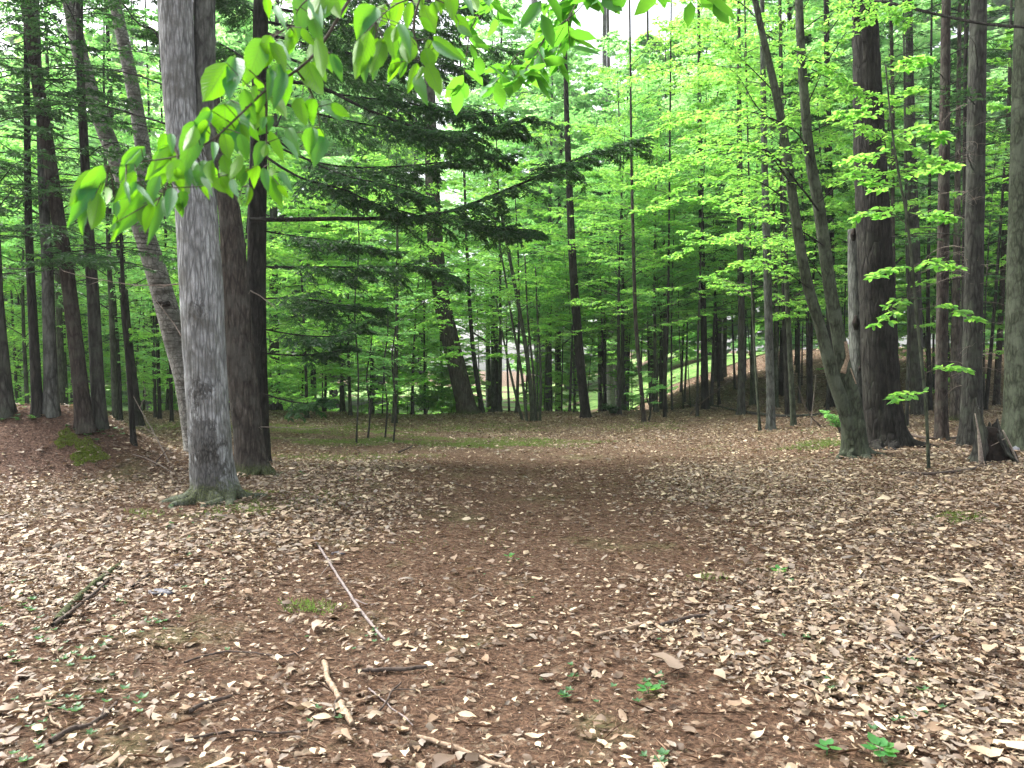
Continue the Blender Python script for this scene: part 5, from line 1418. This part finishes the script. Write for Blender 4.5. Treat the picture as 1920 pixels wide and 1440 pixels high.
propped([(288, 872), (300, 858), (312, 845)], 0.1, 0.016, 'short dark stick poking up left of the grey tree foot', mat='stick_dark')
propped([(330, 890), (300, 872), (270, 858), (240, 850)], 0.3, 0.010, 'pale thin branch lying low against the grey tree foot')
propped([(750, 776), (735, 762), (710, 748), (690, 742), (675, 752)], 0.4, 0.05, 'dark arched dead branch at the crest behind the thin saplings', mat='stick_dark')
propped([(1290, 780), (1310, 760), (1340, 735), (1370, 712)], 0.3, 0.03, 'slanting dead branch among poles right of the clearing', mat='stick_dark')
propped([(1540, 800), (1520, 780), (1505, 750), (1495, 720)], 0.3, 0.02, 'leaning dead stick left of the forked tree base', mat='stick_dark')
propped([(1520, 798), (1525, 750), (1530, 700)], 0.3, 0.015, 'upright grey dead stem left of the forked tree base')

def stone(px, py, s, label, seed, flat=0.35):
    h = hit(px, py); r_ = np.random.RandomState(seed)
    root = None
    g_ = Geo(); n_, m2 = 9, 14
    ph_ = np.linspace(0, math.pi, n_); th_ = np.linspace(0, 2 * math.pi, m2, endpoint=False)
    k1, k2 = r_.uniform(0, 6.28, 2)
    V_ = []
    for a in ph_:
        for t in th_:
            q = 1 + 0.22 * math.sin(2 * t + k1) + 0.12 * math.sin(3 * t + 2 * a + k2) + 0.05 * math.sin(7 * t + 5 * a)
            V_.append((s * q * math.sin(a) * math.cos(t), s * 0.7 * q * math.sin(a) * math.sin(t), s * flat * math.cos(a) * (1 + 0.1 * math.sin(5 * t))))
    i_ = np.arange(n_ - 1)[:, None] * m2; j_ = np.arange(m2)[None, :]
    g_.add(np.array(V_), np.stack([i_ + j_, i_ + (j_ + 1) % m2, i_ + m2 + (j_ + 1) % m2, i_ + m2 + j_], -1).reshape(-1, 4)[:, ::-1])
    o = link('stone', make_mesh('stone', g_, M['stone']), None, (h[0], h[1], h[2] + s * flat * 0.3)); o.rotation_euler = (0, 0, r_.uniform(0, 3)); tag(o, label, 'stone')
stone(300, 1112, 0.085, 'flat bluish grey stone among herbs on the left', 1, 0.25)
stone(332, 1062, 0.04, 'little bluish stone just above the flat one', 2)
stone(635, 1040, 0.06, 'bluish grey stone right beside the top of the long grey stick', 3, 0.4)
stone(590, 940, 0.05, 'small grey stone near the foot of the brown trunk', 4, 0.4)
stone(1908, 848, 0.12, 'pale grey stone at the right edge by the hollow stump', 5, 0.7)

# ---------------------------------------------------------------- overhanging branch with big leaves, close to the camera
NB = np.array([1.9, -0.3, 0.0]); NB[2] = float(gz(1.9, -0.3))
root = empty('overhanging_tree', tuple(NB), 'near leafy branch with large bright ovate leaves hanging in at the top left', 'tree branch')
gt = Geo()
pp, rr = resample([(0, 0, -0.05), (0.02, 0.03, 1.0), (-0.03, 0.02, 2.2), (0.05, -0.05, 3.6), (0.0, -0.1, 5.2)], [0.045, 0.038, 0.03, 0.022, 0.012], 60)
add_tube(gt, pp, rr, 16, bark_disp(71, 0.1, 0.02, (), 0.4, 0.1)); link('trunk', make_mesh('trunk', gt, M['bark_green']), root)
gt = Geo()
HUB = np.array([0.35, 0.95, 2.75])
def limb3(pts, r0, r1, n=40):
    pp, rr = resample(np.array(pts) - NB, np.linspace(r0, r1, len(pts)), n); add_tube(gt, pp, rr, 8); return pp + NB
limb3([NB + [0, 0, 2.3], (1.3, 0.25, 2.75), HUB], 0.014, 0.009)
A = [W(x_, y_, d_) for x_, y_, d_ in ((720, -90, 1.5), (655, 0, 1.45), (600, 88, 1.4), (556, 132, 1.38), (500, 168, 1.36), (450, 215, 1.34), (398, 262, 1.32), (335, 292, 1.3), (262, 304, 1.28), (205, 312, 1.27))]
tw = [limb3([HUB] + A, 0.0036, 0.0009, 120)]
tw.append(limb3([HUB] + [W(x_, y_, 1.65) for x_, y_ in ((830, -100), (790, -10), (775, 50), (785, 90), (800, 125))], 0.0034, 0.0009, 60))
tw.append(limb3([A[3], W(580, 165, 1.42), W(595, 205, 1.44), W(600, 240, 1.45)], 0.002, 0.0008, 20))
tw.append(limb3([A[4], W(500, 215, 1.36), W(500, 265, 1.36), W(505, 325, 1.36)], 0.002, 0.0008, 20))
tw.append(limb3([A[6], W(420, 290, 1.32), W(440, 320, 1.32), W(455, 350, 1.33)], 0.002, 0.0008, 20))
tw.append(limb3([A[7], W(320, 330, 1.28), W(300, 370, 1.26)], 0.002, 0.0008, 20))
tw.append(limb3([W(790, -10, 1.65), W(740, 10, 1.6), W(705, 40, 1.58)], 0.002, 0.0008, 20))
tw.append(limb3([W(790, -10, 1.65), W(840, 10, 1.7), W(860, 40, 1.7)], 0.002, 0.0008, 20))
tw.append(limb3([A[1], W(600, -10, 1.4), W(565, 10, 1.4), W(545, 50, 1.4)], 0.002, 0.0008, 20))
C3 = [HUB] + [W(x_, y_, 2.6) for x_, y_ in ((1180, -140), (1100, 0), (1030, 60), (960, 110))]
free = lambda pts: resample(np.array(pts), np.ones(len(pts)), 60)[0]
c3 = free(C3)
c4 = free([HUB] + [W(x_, y_, 2.3) for x_, y_ in ((1030, -150), (960, -50), (905, 10), (880, 60))])
c5 = free([HUB] + [W(x_, y_, 3.0) for x_, y_ in ((1330, -160), (1240, -60), (1150, 10), (1080, 80))])
LV = """193,310,138,402,42,b 186,362,170,430,36,y 197,350,212,388,20,y 272,275,224,335,36,b 254,322,218,372,28,y 266,352,213,432,42,b 220,412,212,450,16,y 288,380,268,430,25,y
300,372,284,442,22,b 322,352,318,402,26,b 322,270,280,342,40,b 340,300,314,342,34,y 372,228,344,312,50,b 312,250,298,290,24,y 346,358,334,396,26,y 382,300,378,352,34,d 398,300,392,350,30,y
418,290,432,342,32,y 414,330,438,368,24,y 432,188,438,274,66,b 474,170,482,252,42,y 420,250,432,296,32,y 398,208,350,282,34,b 425,118,382,192,54,y 442,108,434,174,50,b 492,72,462,142,44,b
505,80,542,132,34,y 482,150,492,184,22,b 500,170,548,228,28,y 546,130,528,196,32,y 572,110,602,186,46,y 592,70,612,142,36,y 566,183,562,238,42,y 592,236,586,297,44,y 602,190,642,222,26,b
512,218,484,252,24,b 506,245,530,302,26,y 498,265,474,306,28,b 482,310,478,348,22,y 506,320,522,388,28,y 524,322,548,352,20,b 452,290,430,334,24,y 470,350,462,384,12,y 500,-8,504,32,20,y
562,-20,568,60,42,b 556,48,538,98,26,y 604,-20,592,42,60,y 586,28,602,78,28,b 704,12,672,66,52,b 692,58,674,148,42,y 718,72,700,144,38,y 732,48,738,112,34,y 752,-10,734,54,30,y
792,8,818,62,34,y 764,54,752,92,30,b 768,66,764,118,36,y 802,74,812,122,36,y 812,68,872,112,24,y 852,28,884,62,26,y 782,118,768,172,26,y 800,118,828,176,36,y 748,108,728,152,24,y
840,-14,852,34,30,y 880,-20,896,30,26,y 690,100,684,150,30,b 650,-20,640,30,30,y 620,-10,640,40,26,y 780,-30,790,20,30,y 820,-20,830,22,26,y 356,300,372,350,30,b 330,318,352,370,28,y
300,330,270,384,34,b 238,340,262,388,20,y 450,250,462,300,28,b 400,330,420,362,24,y 540,240,560,282,24,b 620,100,640,150,26,b 520,120,512,168,24,b 460,210,478,262,30,y"""
gl = Geo(); UVs = []
gp = Geo()
r_ = np.random.RandomState(11)
allt = np.concatenate(tw)
NR, NC = 11, 5
tv = np.linspace(0, 1, NR)
prof = tv ** 0.66 * (1 - tv) ** 1.08; prof = prof / prof.max()
prof[0] = 0.04; prof[-1] = 0.0
LV2 = LV.split()
for e in LV.split():
    for rep_ in range(1 + (r_.uniform() < 0.35)):          # smaller neighbours hanging beside the first ones
        a0, b0, a1, b1, w, c = e.split(','); ox, oy = r_.uniform(-22, 22), r_.uniform(-8, 26); sc_ = r_.uniform(0.5, 0.85); k_ = r_.uniform(-14, 14)
        a0, b0, a1, b1, w = map(float, (a0, b0, a1, b1, w))
        LV2.append(f"{a0 + ox},{b0 + oy},{a0 + ox + (a1 - a0) * sc_ + k_},{b0 + oy + (b1 - b0) * sc_},{w * sc_},{'yb'[r_.randint(2)]}")
for e in LV2:
    a0, b0, a1, b1, w, c = e.split(','); a0, b0, a1, b1, w = map(float, (a0, b0, a1, b1, w))
    # the leaf sits at the depth of the nearest twig
    px_ = 960 + F_PX * allt[:, 0] / allt[:, 1]; py_ = 695 - F_PX * (allt[:, 2] - CAM_H) / allt[:, 1]
    k_ = np.argmin((px_ - a0) ** 2 + (py_ - b0) ** 2)
    dd = allt[k_, 1] + r_.uniform(-0.05, 0.05)
    B0 = W(a0, b0, dd)
    tilt = r_.uniform(-0.06, 0.02) if c == 'b' else r_.uniform(-0.03, 0.04)
    T0 = W(a1, b1, dd + tilt)
    D = T0 - B0; Ln = np.linalg.norm(D); D = D / Ln
    view = norm(_C - B0)
    Nn = view - D * (view @ D); Nn = Nn / np.linalg.norm(Nn)
    if c == 'y': Nn = -Nn                                       # its underside faces the viewer
    S = np.cross(D, Nn); rot = r_.uniform(-0.55, 0.55); 
    Nn = Nn * math.cos(rot) + S * math.sin(rot)
    if c == 'b': Nn = norm(Nn + UP * 0.5 - D * (UP @ D) * 0.5)
    S = np.cross(D, Nn)
    Wd = w / F_PX * dd * 0.92 * r_.uniform(0.85, 1.05); Ln *= 1.08
    V = np.zeros((NR, NC, 3)); uv = np.zeros((NR, NC, 2))
    bend = r_.uniform(0.02, 0.30); fold_ = r_.uniform(0.08, 0.34); wav = r_.uniform(0, 6)
    for q in range(NC):
        u = -1 + 2 * q / (NC - 1)
        off = S[None] * (u * 0.5 * Wd * prof * (1 + (0.05 * np.sin(40 * tv + wav) if abs(u) > 0.9 else 0)))[:, None] + S[None] * (0.06 * Ln * np.sin(2.2 * tv + wav) * tv)[:, None]
        lift = Nn[None] * (abs(u) * fold_ * Wd * prof - bend * Ln * tv ** 2 + 0.02 * Wd * np.sin(14 * tv + wav + 2 * u) * abs(u))[:, None]
        V[:, q] = B0 + D[None] * (Ln * tv)[:, None] + off + lift
        uv[:, q, 0] = u; uv[:, q, 1] = tv
    i_ = np.arange(NR - 1)[:, None] * NC; j_ = np.arange(NC - 1)[None, :]
    gl.add(V.reshape(-1, 3) - NB, np.stack([i_ + j_, i_ + j_ + 1, i_ + NC + j_ + 1, i_ + NC + j_], -1).reshape(-1, 4)); UVs.append(uv.reshape(-1, 2))
    dist = np.linalg.norm(allt - B0, axis=1); kk = int(np.argmin(dist)); 
    prisms(gt, (allt[kk] - NB)[None], (B0 - NB)[None], [0.0011], [0.0008])
ob = link('branch', make_mesh('branch', gt, M['twig']), root)
link('foliage', make_mesh('foliage', gl, M['lf_near'], uv=np.concatenate(UVs)), ob)
for cc_, nn_, st_, tl_, sb_, L_ in ((c3, 16, 22, 0.50, 3, 0.095), (c4, 9, 24, 0.40, 2, 0.08)):
    gw, gf = Geo(), Geo()
    add_tube(gw, cc_ - NB, np.linspace(0.004, 0.0015, len(cc_)), 6)
    spray(r_, gw, gf, cc_[st_:] - NB, 0.004, nn_, tl_, 'broad', s0=0.05, sub=sb_, k=4, L=L_, leaf='hex', flat=0.3, droop=0.45)
    o2 = link('branch', make_mesh('branch', gw, M['twig']), root); link('foliage', make_mesh('foliage', gf, M['lf_mid']), o2)

# ---------------------------------------------------------------- haze, added for soft glow and depth
def haze_box():
    g_ = Geo()
    x0, x1, y0, y1, z0, z1 = -335, 335, -50, 430, -6.0, 60
    V = np.array([(x, y, z) for z in (z0, z1) for y in (y0, y1) for x in (x0, x1)], float)
    F = np.array([(0, 2, 3, 1), (4, 5, 7, 6), (0, 1, 5, 4), (2, 6, 7, 3), (0, 4, 6, 2), (1, 3, 7, 5)])
    g_.add(V, F)
    m, nt, out = new_mat('haze')
    v = nt.nodes.new("ShaderNodeVolumePrincipled")
    v.inputs['Color'].default_value = (0.92, 0.97, 0.94, 1)
    v.inputs['Density'].default_value = 0.0006
    v.inputs['Anisotropy'].default_value = 0.3
    nt.links.new(v.outputs[0], out.inputs['Volume'])
    o = link('haze', make_mesh('haze', g_, m, smooth=False)); tag(o, 'thin pale haze added to the air for a soft glow', 'haze', kind='stuff')
haze_box()
